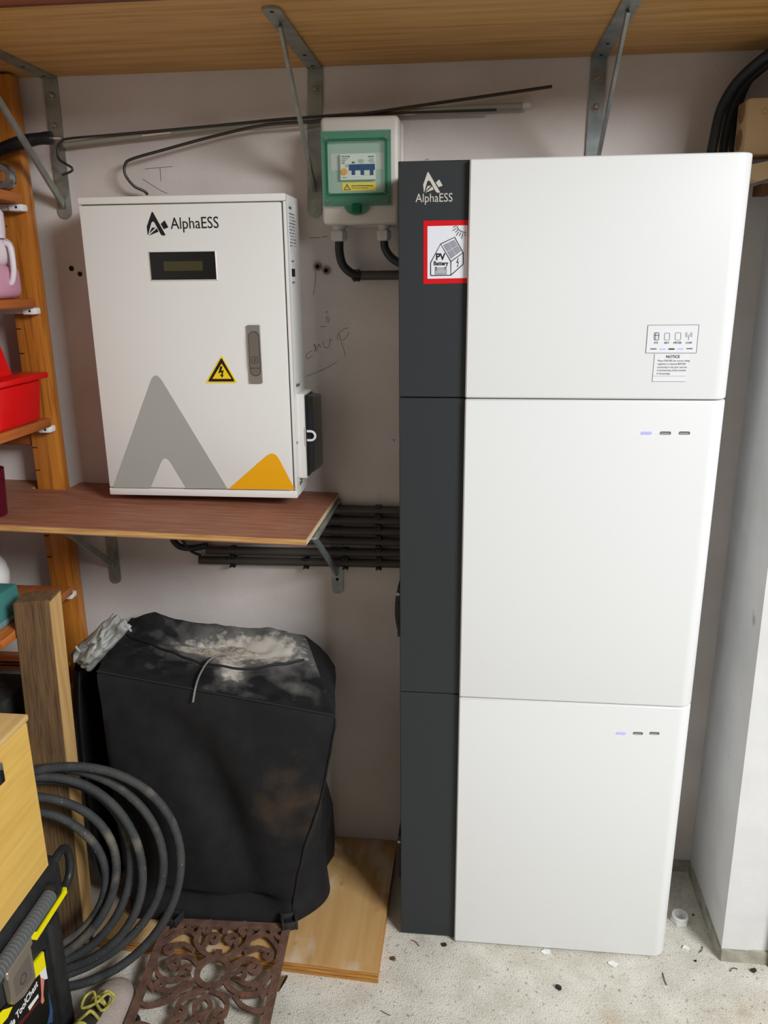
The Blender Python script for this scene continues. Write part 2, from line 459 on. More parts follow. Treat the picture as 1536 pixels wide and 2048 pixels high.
# bare render left at the foot of the pier, ragged top
def base_strip():
    mb = MB(); path = [(.598, -.002), (.594, -.288), (.95, -.288)]
    pts = []
    for (a, b, n) in ((path[0], path[1], 24), (path[1], path[2], 30)):
        for i in range(n): pts.append((a[0]+(b[0]-a[0])*i/n, a[1]+(b[1]-a[1])*i/n))
    pts.append(path[2]); vs = []; fs = []
    for i, (x, y) in enumerate(pts):
        h = .026+.008*noise.noise((x*30, y*30, 0))+.003*random.random()
        ox = -.004 if y > -.285 else 0; oy = -.004 if y <= -.285 else 0
        w = .002*random.random()
        vs += [(x+ox*1.4-w, y+oy*1.4-w, 0), (x+ox-w*.5, y+oy-w*.5, h), (x+.01, y+.01, h+.004)]
    for i in range(len(pts)-1):
        fs += [(3*i, 3*i+3, 3*i+4, 3*i+1), (3*i+1, 3*i+4, 3*i+5, 3*i+2)]
    return mb.add(vs, fs)
base_strip().build('bare_render', 'rawbase', wr, smooth=50)
# bare strip along the foot of the back wall by the corner
struct(MB().box(.697, .75, -.305, -.2885, .0005, 2.44).build('trim_1', 'brownwood'))
mb = MB(); mb.box(.1, .6, -.012, 0, 0, .028)
struct(mb.build('baseboard_back', 'rawbase'))
# drill holes and plugs in the back wall
for (px, py, r) in ((143, 537, .006), (160, 548, .0055)):
    p = onY(px, py); MB().cyl((p.x, -.0006, p.z), (p.x, .02, p.z), r, 14).build('drill_hole', 'hole', wb)
for (px, py) in ((636, 533), (653, 541)):
    p = onY(px, py)
    pl = MB().ringplate((p.x, 0, p.z), .0085, .0045, (0, -1, 0), .006, 14).build('wall_plug', 'plugp', wb)
    MB().cyl((p.x, -.001, p.z), (p.x, .01, p.z), .0046, 12).build('plug_hole', 'hole', pl)
# pencilled note and scuffs on the back wall
def pencil(pts, w=.0016, per=5):
    q = spline([(onY(u, v).x, onY(u, v).z, 0) for u, v in pts], per)
    MB().ribbon([(a.x, a.y) for a in q], w, -.0004, -.0001, lambda x, z, d: (x, d, z)).build('pencil_stroke', 'pencil', wb)
for st in ([(625, 702), (616, 706), (612, 714), (617, 717), (625, 711)],
           [(629, 703), (632, 694), (628, 688), (633, 702), (637, 688), (641, 695)],
           [(647, 683), (648, 692), (653, 696), (659, 690), (660, 678), (663, 681)],
           [(676, 680), (675, 672), (680, 664), (690, 657), (697, 656)],
           [(678, 668), (683, 684), (689, 703), (691, 714)], [(698, 665), (692, 675), (684, 681)],
           [(612, 753), (632, 745), (655, 735), (674, 723)], [(640, 653), (653, 653)],
           [(651, 646), (655, 640), (652, 634), (658, 636), (657, 646)],
           [(655, 628), (652, 624), (656, 622)], [(618, 476), (640, 475)], [(643, 474), (655, 473)],
           [(785, 878), (790, 884)], [(787, 880), (792, 878)], [(632, 536), (630, 570), (626, 590)],
           [(290, 338), (345, 333)], [(320, 335), (322, 362)], [(285, 358), (320, 380), (335, 387)],
           [(850, 320), (858, 318)], [(375, 600), (380, 598)]):
    pencil(st, .0010)

# ------------------------------------------------------------------ overhead shelf and its brackets
SZ = 1.911
t = thing('overhead_shelf', 'wide wood-grain board shelf overhead on steel brackets', 'shelf', (-.35, -.22, SZ))
MB().box(-1.33, .93, -.446, -.001, SZ, SZ+.018).build('board', 'shelf_under', t)
MB().box(-1.33, .93, -.458, -.4465, SZ-.004, SZ+.03).build('edging_strip', 'edging', t)

def bracket(x, top, plate_len, arm_len, brace_y, brace_z, label, m='galv', bolts=((.036, 1), (.095, 1), (.25, 0)), group=None, w=.030, lean=0.0):
    t = thing('shelf_bracket', label, 'bracket', (x, 0, top-plate_len), group)
    h = w/2
    out = [(x-h, top), (x+h, top), (x+h, top-plate_len+h)]
    out += [(x+h*math.cos(a), top-plate_len+h-h*math.sin(a)) for a in [PI*k/8 for k in range(1, 8)]]
    out += [(x-h, top-plate_len+h)]
    out = [(a+lean*(top-b), b) for a, b in out]
    MB().prism(out, -.0045, -.0005).build('wall_plate', m, t)
    tip = [(x-h, -.0046), (x+h, -.0046), (x+h, -arm_len+h)] + [(x+h*math.cos(a), -arm_len+h-h*math.sin(a)) for a in [PI*k/8 for k in range(1, 8)]] + [(x-h, -arm_len+h)]
    a = MB().prism(tip, top-.0045, top-.0005, 'xy').build('arm', m, t)
    for yy in (.03, arm_len*.28, arm_len-.018):
        MB().cyl((x, -yy, top-.0052), (x, -yy, top-.004), .0035, 10).build('screw_hole', 'hole', a)
    # brace: a flat bar on edge
    p0 = Vector((x, -brace_y, top-.004)); p1 = Vector((x+lean*brace_z, -.004, top-brace_z))
    d = (p1-p0).normalized(); q = Vector((0, d.z, -d.y))*.011; e = Vector((.0028, 0, 0))
    vs = [p0-q-e, p0+q-e, p0+q+e, p0-q+e, p1-q-e, p1+q-e, p1+q+e, p1-q+e]
    for k in (0, 1, 2, 3): vs[k] = Vector((vs[k].x, vs[k].y, min(vs[k].z, top-.0046)))
    for k in (4, 5, 6, 7): vs[k] = Vector((vs[k].x, min(vs[k].y, -.0046), vs[k].z))
    MB().add(vs, [(0,3,2,1),(4,5,6,7),(0,1,5,4),(1,2,6,5),(2,3,7,6),(3,0,4,7)]).build('brace', m, t)
    for dz, solid in bolts:
        z = top-dz; xx = x+lean*dz
        if solid:
            b = MB().ringplate((xx, -.0046, z), .0095, .0035, (0, -1, 0), .0012, 18).build('washer', 'bolt', t)
            MB().lathe([(0, -.0105), (.0045, -.0105), (.0062, -.009), (.0062, -.0046)], (xx, 0, z), 6, 'y').build('bolt_head', 'bolt', t)
        else:
            MB().cyl((xx, -.0052, z), (xx, -.004, z), .0042, 12).build('screw_hole', 'bolt' if m == 'galv' else 'hole', t)
    return t
G = 'brackets under the overhead shelf'
bracket(-.906, SZ, .285, .385, .31, .255, 'steel shelf bracket on the wall beside the pine shelf unit', 'galv', ((.036, 1), (.095, 1), (.262, 0)), G, .031)
bracket(-.331, SZ, .292, .39, .315, .232, 'steel shelf bracket on the wall behind the green-windowed breaker box', 'galv', ((.042, 1), (.275, 0)), G, .031, lean=-.035)
bracket(.241, SZ, .285, .385, .31, .25, 'steel shelf bracket above the tall white battery tower', 'galv_blue', ((.040, 1), (.092, 1), (.262, 0)), G, .031)

# ------------------------------------------------------------------ lower board shelf
SL = lambda x: 1.004 + (-.307-x)*.021
t = thing('board_shelf', 'reddish-brown plywood shelf board below the white wall cabinet', 'shelf', (-.8, -.17, .99))
foot = [(-1.21, -.347), (-.313, -.353), (-.307, -.001), (-.948, -.001), (-.948, -.075), (-1.035, -.075), (-1.035, -.001), (-1.21, -.001)]
def slab(poly, th0, th1, name, m):
    n = len(poly)
    vs = [(x, y, SL(x)-th0) for x, y in poly]+[(x, y, SL(x)-th1) for x, y in poly]
    return MB().add(vs, [tuple(range(n)), tuple(range(2*n-1, n-1, -1))]+[((i+1) % n, i, n+i, n+(i+1) % n) for i in range(n)]).build(name, m, t)
slab(foot, 0, .002, 'face_veneer', 'mahog')
slab(foot, .0021, .0125, 'ply_core', 'plyedge')
slab(foot, .0126, .0145, 'back_veneer', 'mahog')
MB().add([(-.3125,-.352,SL(-.31)-.002),(-.3065,-.002,SL(-.307)-.002),(-.3065,-.002,SL(-.307)-.0125),(-.3125,-.352,SL(-.31)-.0125),
          (-.3115,-.352,SL(-.31)-.002),(-.3055,-.002,SL(-.307)-.002),(-.3055,-.002,SL(-.307)-.0125),(-.3115,-.352,SL(-.31)-.0125)],
         [(0,3,2,1),(4,5,6,7),(0,1,5,4),(1,2,6,5),(2,3,7,6),(3,0,4,7)]).build('sawn_edge', 'plyedge_light', t)
G = 'brackets under the brown board shelf'
bracket(-.884, SL(-.884)-.015, .247, .30, .255, .195, 'grey steel bracket under the left half of the brown board shelf', 'galv', ((.232, 0),), G, .028)
b2 = bracket(-.3135, SL(-.3135)-.015, .243, .30, .27, .185, 'galvanised bracket under the right end of the brown board shelf', 'galv_blue', ((.205, 0),), G, .028)
t = thing('metal_tab', 'small flat metal tab under the front of the brown board shelf', 'metal tab', onZ(590, 1092, .985))
p = onZ(590, 1090, .983)
MB().rbox(p.x-.016, p.x+.016, p.y-.006, p.y+.006, .9845, .9895, .0015, 1).build('tab', 'galv', t)

# ------------------------------------------------------------------ white wall cabinet
X0, X1, Z0, Z1, YF = -.803, -.372, 1.029, 1.656, -.152
cab = thing('electrical_cabinet', 'white metal electrical cabinet with display, lock handle and grey A-shaped print', 'cabinet', (-.587, -.07, Z0))
MB().rbox(X0, X1, -.134, -.028, Z0, Z1, .003, 2).build('body', 'cab', cab, smooth=40)
MB().box(X0+.03, X1-.03, -.029, -.0005, Z0+.05, Z1-.05).build('wall_mount', 'cab', cab)
MB().rbox(X0, X1, YF+.002, -.133, Z1-.0145, Z1, .0025, 2).build('top_lip', 'cab', cab, smooth=40)
MB().rbox(X0, X1, YF+.002, -.133, Z0, Z0+.0165, .0025, 2).build('bottom_lip', 'cab', cab, smooth=40)
MB().rbox(X1-.006, X1, YF+.004, -.133, Z0+.017, Z1-.015, .0015, 2).build('side_lip', 'cab', cab, smooth=40)
MB().rbox(X0, X0+.005, YF+.006, -.133, Z0+.017, Z1-.015, .0015, 2).build('side_lip', 'cab', cab, smooth=40)
door = MB().rbox(X0+.002, X1-.009, YF, -.134, Z0+.0185, Z1-.0165, .0025, 2).build('door', 'door', cab, smooth=40)
D = lambda u, v: onY(u, v, YF)
def decal(pts, m, name, parent, dy=.0006, y=YF, r=None, seg=6):
    q = [(onY(u, v, y).x, onY(u, v, y).z) for u, v in pts]
    if r is not None: q = rounded(q, r, seg)
    return MB().prism(q, y-dy, y-.0001).build(name, m, parent)
# big A print
decal([(226, 975), (310, 738), (455, 977), (373, 977), (330, 906), (301, 976)], 'grey_decal', 'a_shaped_print', door, r=[0, .03, 0, 0, .026, 0])
decal([(457, 978), (548, 898), (590, 979)], 'orange', 'orange_print', door, r=[0, .026, .004])
# emblem
EM = [[(200, 122), (210, 115), (222, 125), (435, 508), (428, 518), (380, 520), (352, 492), (250, 300), (222, 278), (196, 300), (140, 505), (132, 510), (118, 365)],
      [(205, 386), (268, 384), (160, 488)], [(288, 398), (316, 456), (152, 522)], [(355, 322), (420, 262), (485, 380), (408, 412)]]
def emblem(px0, py0, k, y, m, parent):
    e = None
    for i, poly in enumerate(EM):
        pts = [(px0+(a-115)*k, py0+(b-115)*k) for a, b in poly]
        o_ = decal(pts, m, 'emblem' if i == 0 else 'emblem_piece', e or parent, y=y)
        e = e or o_
emblem(293.5, 423.5, .1175, YF, 'black_print', door)
p = D(342, 458)
text('AlphaESS', .0315, (p.x, YF-.0004, p.z), 'black_print', door, sx=.86, roll=.006)
# display window
q = [(D(u, v).x, D(u, v).z) for u, v in ((301, 504), (432, 502), (432, 558), (301, 560))]
x0, x1 = D(302, 530).x, D(432, 530).x; z1, z0 = D(365, 504).z, D(365, 559).z
dp = MB().rbox(x0, x1, YF-.0028, YF+.001, z0, z1, .0008, 1).build('display', 'bezel', door)
MB().add([(x0-.003,YF-.0005,z0-.003),(x1+.003,YF-.0005,z0-.003),(x1+.003,YF-.0005,z1+.002),(x0-.003,YF-.0005,z1+.002),
          (x0-.0003,YF-.003,z0-.0003),(x1+.0003,YF-.003,z0-.0003),(x1+.0003,YF-.003,z1+.0003),(x0-.0003,YF-.003,z1+.0003)],
         [(0,1,5,4),(1,2,6,5),(2,3,7,6),(3,0,4,7)]).build('window_rim', 'cab', dp)
a, b = D(328, 523), D(407, 541)
MB().box(a.x, b.x, YF-.0033, YF-.0027, b.z, a.z).build('screen', 'lcd', dp)
# lock handle
a, b = D(495, 650), D(526, 766)
hp = MB().rbox(a.x, b.x, YF-.006, YF, b.z, a.z, .001, 1).build('handle_plate', 'satin', door, smooth=30)
def stadium(cx, z0, z1, r, n=8, flat=False):
    o_ = [(cx+r*math.cos(PI*k/n), z1-r+r*math.sin(PI*k/n)) for k in range(n+1)]
    if flat: return o_+[(cx-r, z0), (cx+r, z0)]
    return o_+[(cx-r*math.cos(PI*k/n), z0+r-r*math.sin(PI*k/n)) for k in range(n+1)]
hx = (a.x+b.x)/2+.0005
zt, zm, zb = D(511, 664).z, D(511, 735).z, D(511, 750).z
MB().prism(stadium(hx, zb-.002, zt+.002, .0118), YF-.0066, YF-.0058).build('lever_recess', 'seam', hp)
lv = MB().prism(stadium(hx, zm, zt, .0102, flat=True), YF-.0095, YF-.006).build('lever', 'satin_d', hp)
bt = [(hx+.0102*math.cos(a_), zb+.0102-.0102*math.sin(a_)) for a_ in [PI*k/8 for k in range(9)]]
MB().prism(bt[::-1]+[(hx+.0102, zm-.001), (hx-.0102, zm-.001)], YF-.0085, YF-.006).build('release_button', 'satin_d', hp)
zc = D(511, 719).z
MB().ringplate((hx, YF-.0096, zc), .0078, .0066, (0, -1, 0), .0006, 20).build('lock', 'seam', hp)
MB().box(hx-.0006, hx+.0006, YF-.0102, YF-.0094, zc-.0035, zc+.0035).build('keyhole', 'hole', hp)
# warning triangle
wt = decal([(443, 710), (475, 766), (411, 766)], 'yellow', 'warning_sticker', door, r=.006)
decal([(443, 715), (470, 763), (416, 763)], 'black_print', 'triangle_border', wt, dy=.0009, r=.004)
decal([(443.5, 727), (463, 757.5), (425, 757.5)], 'yellow', 'triangle_field', wt, dy=.0012)
decal([(441, 732.5), (445.5, 732.5), (443, 741.5), (448, 740), (445.5, 750), (448.5, 749), (444.5, 755.5), (440, 748.5), (443, 749.5), (443.5, 744), (437, 747)], 'black_print', 'lightning_bolt', wt, dy=.0015)
# small prints on the right flank
R_ = lambda u, v: onX(u, v, X1)
def flank_label(y0, y1, z0, z1, name):
    return MB().box(X1-.0002, X1+.0005, y0, y1, z0, z1).build(name, 'label', cab)
fl = flank_label(-.126, -.060, 1.548, 1.640, 'rating_label')
text('AlphaESS', .0075, (X1+.0006, -.124, 1.629), 'black_print', fl, face='right')
random.seed(9)
for k in range(11):
    zz = 1.619-k*.0062; yy = -.124
    mb = MB()
    while yy < -.066:
        w = random.uniform(.003, .010); mb.box(X1+.0004, X1+.0007, yy, min(yy+w, -.064), zz, zz+.0022); yy += w+random.choice((.0015, .002, .009))
    mb.build('print_line', 'grey_print', fl)
fl = flank_label(-.120, -.086, 1.478, 1.535, 'barcode_label')
text('Module P/N', .0056, (X1+.0006, -.118, 1.526), 'grey_print', fl, face='right', sx=.9)
random.seed(3); yy = -.118
for k in range(14):
    w = random.choice((.0007, .0012, .0018)); MB().box(X1+.0004, X1+.0008, yy, yy+w, 1.497, 1.513).build('barcode_bar', 'black_print', fl); yy += w+.001
MB().box(X1+.0004, X1+.0007, -.118, -.112, 1.483, 1.488).box(X1+.0004, X1+.0007, -.109, -.092, 1.484, 1.487).build('print_line', 'grey_print', fl)
text('Normal', .013, (X1+.0004, -.118, 1.268), 'grey_print', cab, face='right', sx=.85)
text('Bypass', .013, (X1+.0004, -.122, 1.052), 'grey_print', cab, face='right', sx=.85)
# changeover switch on the right flank
zt, zb = 1.251, 1.072
iso = MB().prism(rounded([(-.125, zb-.004), (-.040, zb-.004), (-.040, zt+.004), (-.125, zt+.004)], .004, 3), X1+.0005, X1+.017, 'yz').build('switch_surround', 'cab', cab, smooth=40)
MB().rbox(X1+.017, X1+.022, -.117, -.048, zb, zt, .001, 1).build('switch_base', 'blackp', iso)
MB().rbox(X1+.022, X1+.026, -.100, -.064, zb+.035, zt-.035, .001, 1).build('breaker_strip', 'navy', iso)
for z in (zb+.02, zt-.02):
    MB().cyl((X1+.022, -.09, z), (X1+.027, -.09, z), .010, 14).build('cover_pivot', 'blackp', iso)
MB().add([(X1+.0225,-.114,zb+.004),(X1+.0225,-.052,zb+.004),(X1+.0225,-.052,zt-.002),(X1+.0225,-.114,zt-.002),
          (X1+.043,-.104,zb+.016),(X1+.043,-.062,zb+.016),(X1+.043,-.062,zt-.005),(X1+.043,-.104,zt-.005)],
         [(4,5,6,7),(0,1,5,4),(1,2,6,5),(2,3,7,6),(3,0,4,7)]).build('smoked_cover', 'smoke', iso)
zl = 1.163
loop = [(X1+.020, -.118, zl+.010), (X1+.028, -.118, zl+.010)]+[(X1+.028+.010*math.sin(PI*k/8), -.118, zl+.010*math.cos(PI*k/8)) for k in range(1, 8)]+[(X1+.028, -.118, zl-.010), (X1+.020, -.118, zl-.010)]
MB().tube(loop, .0028, 8).build('lock_loop', 'whitep', iso, smooth=60)
MB().rbox(X1+.016, X1+.0185, -.127, -.121, zl-.022, zl+.02, .001, 1).build('hinge_tab', 'greyp', iso)
MB().cyl((X1, -.13, 1.15), (X1+.0012, -.13, 1.15), .003, 10).build('side_screw', 'bolt', cab)

# ------------------------------------------------------------------ breaker box with a green window
bx = thing('breaker_box', 'small grey breaker box with green tinted window on the wall', 'breaker box', (-.229, -.04, 1.60))
BX0, BX1, BZ0, BZ1, BY = -.3075, -.150, 1.5985, 1.800, -.098
MB().rbox(BX0, BX1, BY, -.03, BZ0, BZ1, .009, 3).build('front_case', 'encl', bx, smooth=40)
MB().rbox(BX0+.004, BX1+.004, -.0345, -.001, BZ0-.002, BZ1-.003, .006, 2).build('back_case', 'encl', bx, smooth=40)
B = lambda u, v: onY(u, v, BY)
a, b = B(643, 264), B(783, 411)
gx0, gx1, gz1, gz0 = a.x, b.x, a.z, b.z
cx = (gx0+gx1)/2
a, b = B(655, 284), B(772, 387)
wx0, wx1, wz1, wz0 = a.x, b.x, a.z, b.z
cover = MB()
yo, yi = BY-.010, BY-.0005
# frame of the green cover: four bars with a window opening
for (xa, xb, za, zb_) in ((gx0, gx1, wz1, gz1), (gx0, gx1, gz0, wz0), (gx0, wx0, wz0, wz1), (wx1, gx1, wz0, wz1)):
    cover.box(xa, xb, yo, yi, za, zb_)
gc = cover.build('green_cover', 'green', bx)
MB().rbox(wx0+.0005, wx1-.0005, BY-.0135, BY-.0105, wz0+.0005, wz1-.0005, .001, 1).build('window_pane', 'window', gc)
for s_ in (0, 1):
    rimp = rounded([(wx0-.003*s_, wz0-.003*s_), (wx1+.003*s_, wz0-.003*s_), (wx1+.003*s_, wz1+.003*s_), (wx0-.003*s_, wz1+.003*s_)], .008, 4)
    MB().tube([(x, BY-.0115+.001*s_, z) for x, z in rimp], .0008, 6, closed=True).build('window_rim', 'green_d', gc)
lip = [(cx-.026, gz0)]+[(cx-.026*math.cos(PI*k/10), gz0-.018*math.sin(PI*k/10)) for k in range(1, 10)]+[(cx+.026, gz0)]
MB().prism(lip, yo, yi).build('thumb_lip', 'green', gc)
MB().rbox(cx-.0095, cx+.0095, BY-.0145, BY-.010, gz0-.014, gz0+.004, .003, 2).build('latch', 'green_d', gc)
for (u, v) in ((654, 277), (773, 275), (657, 403), (775, 402)):
    p = B(u, v); MB().cyl((p.x, yo-.0004, p.z), (p.x, yi, p.z), .0035, 12).build('cover_screw', 'plugp', gc)
rec = MB().box(wx0, wx1, BY-.0012, BY-.0002, wz0, wz1).build('inner_panel', 'recess', bx)
MB().box(wx0+.006, wx1-.004, BY-.0016, BY-.0011, B(0, 357).z, B(700, 307).z).build('module_slot', 'greyp', rec)
a, b = B(681, 309), B(752, 360)
mc = MB().rbox(a.x, b.x, BY-.0095, BY-.001, b.z, a.z, .0008, 1).build('breaker_module', 'mcb', bx)
P = lambda u, v: onY(u, v, BY-.0095)
def mcbox(u0, v0, u1, v1, m, name, dy=.0009):
    a, b = P(u0, v0), P(u1, v1)
    return MB().box(a.x, b.x, BY-.0095-dy, BY-.0094, b.z, a.z).build(name, m, mc)
mcbox(698, 329, 750, 340, 'navy', 'toggle_bar', .0012)
mcbox(698, 339, 751, 350, 'mcb', 'toggle_recess', .0006)
for u in (703.5, 721.5, 740): mcbox(u, 339, u+7, 350, 'navy', 'toggle', .0014)
p = P(688.5, 343.5); MB().cyl((p.x, BY-.0115, p.z), (p.x, BY-.0094, p.z), .0062, 14).build('test_button', 'orangeb', mc)
mcbox(704, 323.5, 709, 326.5, 'black_print', 'flag_window')
mcbox(700, 350.5, 726, 351.8, 'whitep', 'label_holder')
for (u0, u1, v, hh) in ((683, 688, 313, 2.4), (689, 693, 313, 2.4), (694, 700, 313, 2.4), (683, 696, 317.5, 1.0), (683, 692, 321, 1.0), (683, 689, 324, 1.0), (683, 690, 327, 1.4), (716, 727, 320, .8), (716, 728, 323, .8), (718, 726, 326, .8), (736, 748, 313, 1.8), (738, 748, 318, .8), (736, 747, 321, .8), (739, 749, 324, .8), (684, 694, 355, 1.0)):
    mcbox(u0, v-hh/2, u1, v+hh/2, 'grey_print', 'print_line', .0003)
for (s_, u, v, sz) in (('CE', 690, 334, .0062),):
    p = P(u, v); text(s_, sz, (p.x, BY-.0097, p.z), 'black_print', mc, sx=.9, extrude=.0001)
a, b = P(683, 365), P(751, 380)
wl = MB().box(a.x, b.x, BY-.0022, BY-.0012, b.z, a.z).build('warning_label', 'yellow', bx)
def wlp(pts, m, name):
    q = [(P(u, v).x, P(u, v).z) for u, v in pts]; MB().prism(q, BY-.0027, BY-.0022).build(name, m, wl)
wlp([(693, 366.5), (700.5, 379), (686, 379.5)], 'black_print', 'triangle_border')
q = [(P(u, v).x, P(u, v).z) for u, v in ((693, 369.5), (697.8, 377.8), (688.6, 378))]
MB().prism(q, BY-.0030, BY-.0026).build('triangle_field', 'yellow', wl)
q = [(P(u, v).x, P(u, v).z) for u, v in ((693.6, 371), (692, 374.6), (693.4, 374.4), (692.6, 377.3), (694.6, 373.6), (693.4, 373.8), (694.8, 371))]
MB().prism(q, BY-.0033, BY-.0029).build('lightning_bolt', 'black_print', wl)
for (u0, u1, v, hh) in ((702, 706, 371, 2.0), (707, 711, 371, 2.0), (712, 745, 370.6, 1.8), (702, 707, 375.3, 1.1), (708, 719, 375.2, 1.1), (720, 735, 375, 1.1)):
    wlp([(u0, v-hh/2), (u1, v-hh/2), (u1, v+hh/2), (u0, v+hh/2)], 'black_print', 'print_line')
# cable glands
def gland(px, s=1.0):
    p = onY(px, 455, -.05)
    g = MB().lathe([(0, BZ0), (.0125*s, BZ0), (.0125*s, BZ0-.005), (.0105*s, BZ0-.006), (.0105*s, BZ0-.010)], (p.x, -.05, 0), 20).build('cable_gland', 'greyp', bx, smooth=40)
    MB().lathe([(.0135*s, BZ0-.010), (.0145*s, BZ0-.013), (.0145*s, BZ0-.024), (.0125*s, BZ0-.029), (.009*s, BZ0-.031), (0, BZ0-.031)], (p.x, -.05, 0), 6).build('gland_nut', 'greyp', g)
    return p.x
g1 = gland(678, 1.25); g2 = gland(768, 1.05)
tag(MB().tube(spline([(g1, -.05, BZ0-.030), (g1, -.05, 1.545), (g1+.006, -.045, 1.520), (g1+.025, -.035, 1.502), (g1+.045, -.028, 1.4985)], 8), .0092, 12).build('cable', 'cable', smooth=60),
    'black cable curving from the left gland of the breaker box into a conduit', 'cable')
tag(MB().tube(spline([(g2, -.05, BZ0-.029), (g2+.002, -.05, 1.553), (g2+.014, -.052, 1.535), (g2+.035, -.055, 1.522), (g2+.065, -.06, 1.515)], 8), .0085, 12).build('cable', 'cable', smooth=60),
    'black cable from the right gland of the breaker box to the tower', 'cable')

def saddle(x, y, z, r, parent):
    mb = MB(); w = .006
    mb.rbox(x-w, x+w, y-r-.0022, y-.001, z+r*.72, z+r+.0022, .0008, 1)
    mb.rbox(x-w, x+w, y-r-.0022, y-.001, z-r-.0022, z-r*.72, .0008, 1)
    mb.box(x-w, x+w, y-.001, -.0006, z-r*.9, z+r*.9)
    for sx in (-1, 1):
        for sz in (-1, 1):
            xa = x+sx*w*.8; za = z+sz*(r+.0015)
            mb.box(xa-w*.35, xa+w*.35, y-r-.004, y-r*.2, za-.0014, za+.0014)
    return mb.build('saddle_clip', 'clip', parent)
c0 = onY(706, 551, -.028)
cd = thing('conduit', 'short dark conduit on the wall under the breaker box', 'conduit', (c0.x, -.028, c0.z))
MB().cyl((c0.x-.002, -.028, c0.z), (-.09, -.028, c0.z), .0098, 18).build('pipe', 'conduit', cd, smooth=50)
saddle(c0.x+.009, -.028, c0.z, .0098, cd)
# bundle of conduits under the board shelf
zz = [.967, .941, .914, .888, .861, .8345]
ords = ['top', 'second', 'third', 'fourth', 'fifth', 'bottom']
for i, z in enumerate(zz):
    xs = onY(412, 1088, -.016).x if i == 4 else (onY(398, 1110, -.016).x if i == 5 else -.56)
    cd = thing('conduit', '%s of the six dark conduits running behind the board shelf to the tower' % ords[i], 'conduit', (xs, -.016, z), 'conduits behind the board shelf')
    # slight fall towards the left
    dz = -.006 if i >= 4 else 0
    MB().cyl((xs, -.016, z+dz), (-.09, -.016, z), .0102, 18).build('pipe', 'conduit', cd, smooth=50)
    for px in ([757] if i < 4 else [757, 690, 611, 463] if i == 5 else [757, 690, 463]):
        x = onY(px, 1080, -.02).x
        saddle(x, -.016, z+dz*(x+.09)/(xs+.09), .0102, cd)
pa = [onY(u, v, y) for u, v, y in ((348, 1060, -.03), (346, 1078, -.03), (360, 1093, -.03), (385, 1096, -.02), (415, 1091, -.016))]
tag(MB().tube(spline(pa, 8), .0078, 12).build('cable', 'cable', smooth=60), 'thick black cable bending out of the fifth conduit under the board shelf', 'cable')
pa = [onY(u, v, y) for u, v, y in ((360, 1066, -.03), (368, 1085, -.03), (382, 1102, -.025), (402, 1111, -.016))]
tag(MB().tube(spline(pa, 8), .0036, 10).build('cable', 'cable', smooth=60), 'thin black cable bending out of the bottom conduit under the board shelf', 'cable')

# ------------------------------------------------------------------ loose rods lying over the breaker box
def yp(u, v, y=-.03): return onY(u, v, y)
pr = thing('jointed_pole', 'long pale grey jointed pole with steel joints laid over the breaker box', 'pole', yp(600, 240))
p0, p1 = yp(128, 290, -.020), yp(1062, 210, -.020)
def sag(t): return p0.lerp(p1, t)+Vector((0, 0, .010*math.sin(PI*t)))
MB().tube([sag(k/20) for k in range(21)], .0062, 10).build('pole', 'pole', pr, smooth=60)
for (ua, ub) in ((296, 356), (534, 600), (779, 843)):
    ta, tb = (ua-128)/934, (ub-128)/934
    MB().tube([sag(ta), sag((ta+tb)/2), sag(tb)], .0068, 12).build('ferrule', 'ferrule', pr, smooth=60)
MB().tube([sag(.983), sag(1.0)], .0074, 12).build('end_cap', 'greyp', pr, smooth=60)
hk = [yp(124, 350, -.042), yp(142, 343, -.04), yp(144, 336, -.04), (yp(132, 328, -.04)), yp(118, 318, -.038), yp(115, 300, -.036), yp(122, 284, -.034), yp(140, 277, -.032),
      yp(220, 270, -.031), yp(400, 254, -.031), yp(560, 239, -.031), yp(700, 229, -.031), yp(800, 226, -.031), yp(993, 220, -.031)]
tag(MB().tube(spline(hk, 8), .0026, 8).build('wire_rod', 'wire', smooth=60), 'dark wire rod whose hooked end loops beside the left steel bracket', 'rod')
hk = [yp(295, 389, -.018), yp(288, 382, -.024), yp(268, 372, -.034), yp(251, 350, -.04), yp(250, 330, -.04), yp(264, 318, -.04), yp(330, 299, -.04), yp(430, 272, -.04), yp(530, 250, -.040), yp(640, 241, -.0395), yp(800, 217, -.040), yp(960, 194, -.040), yp(1104, 173, -.040)]
tag(MB().tube(spline(hk, 8), .0031, 8).build('wire_rod', 'wire', smooth=60), 'dark wire rod with a curved tail hanging down behind the white cabinet', 'rod')

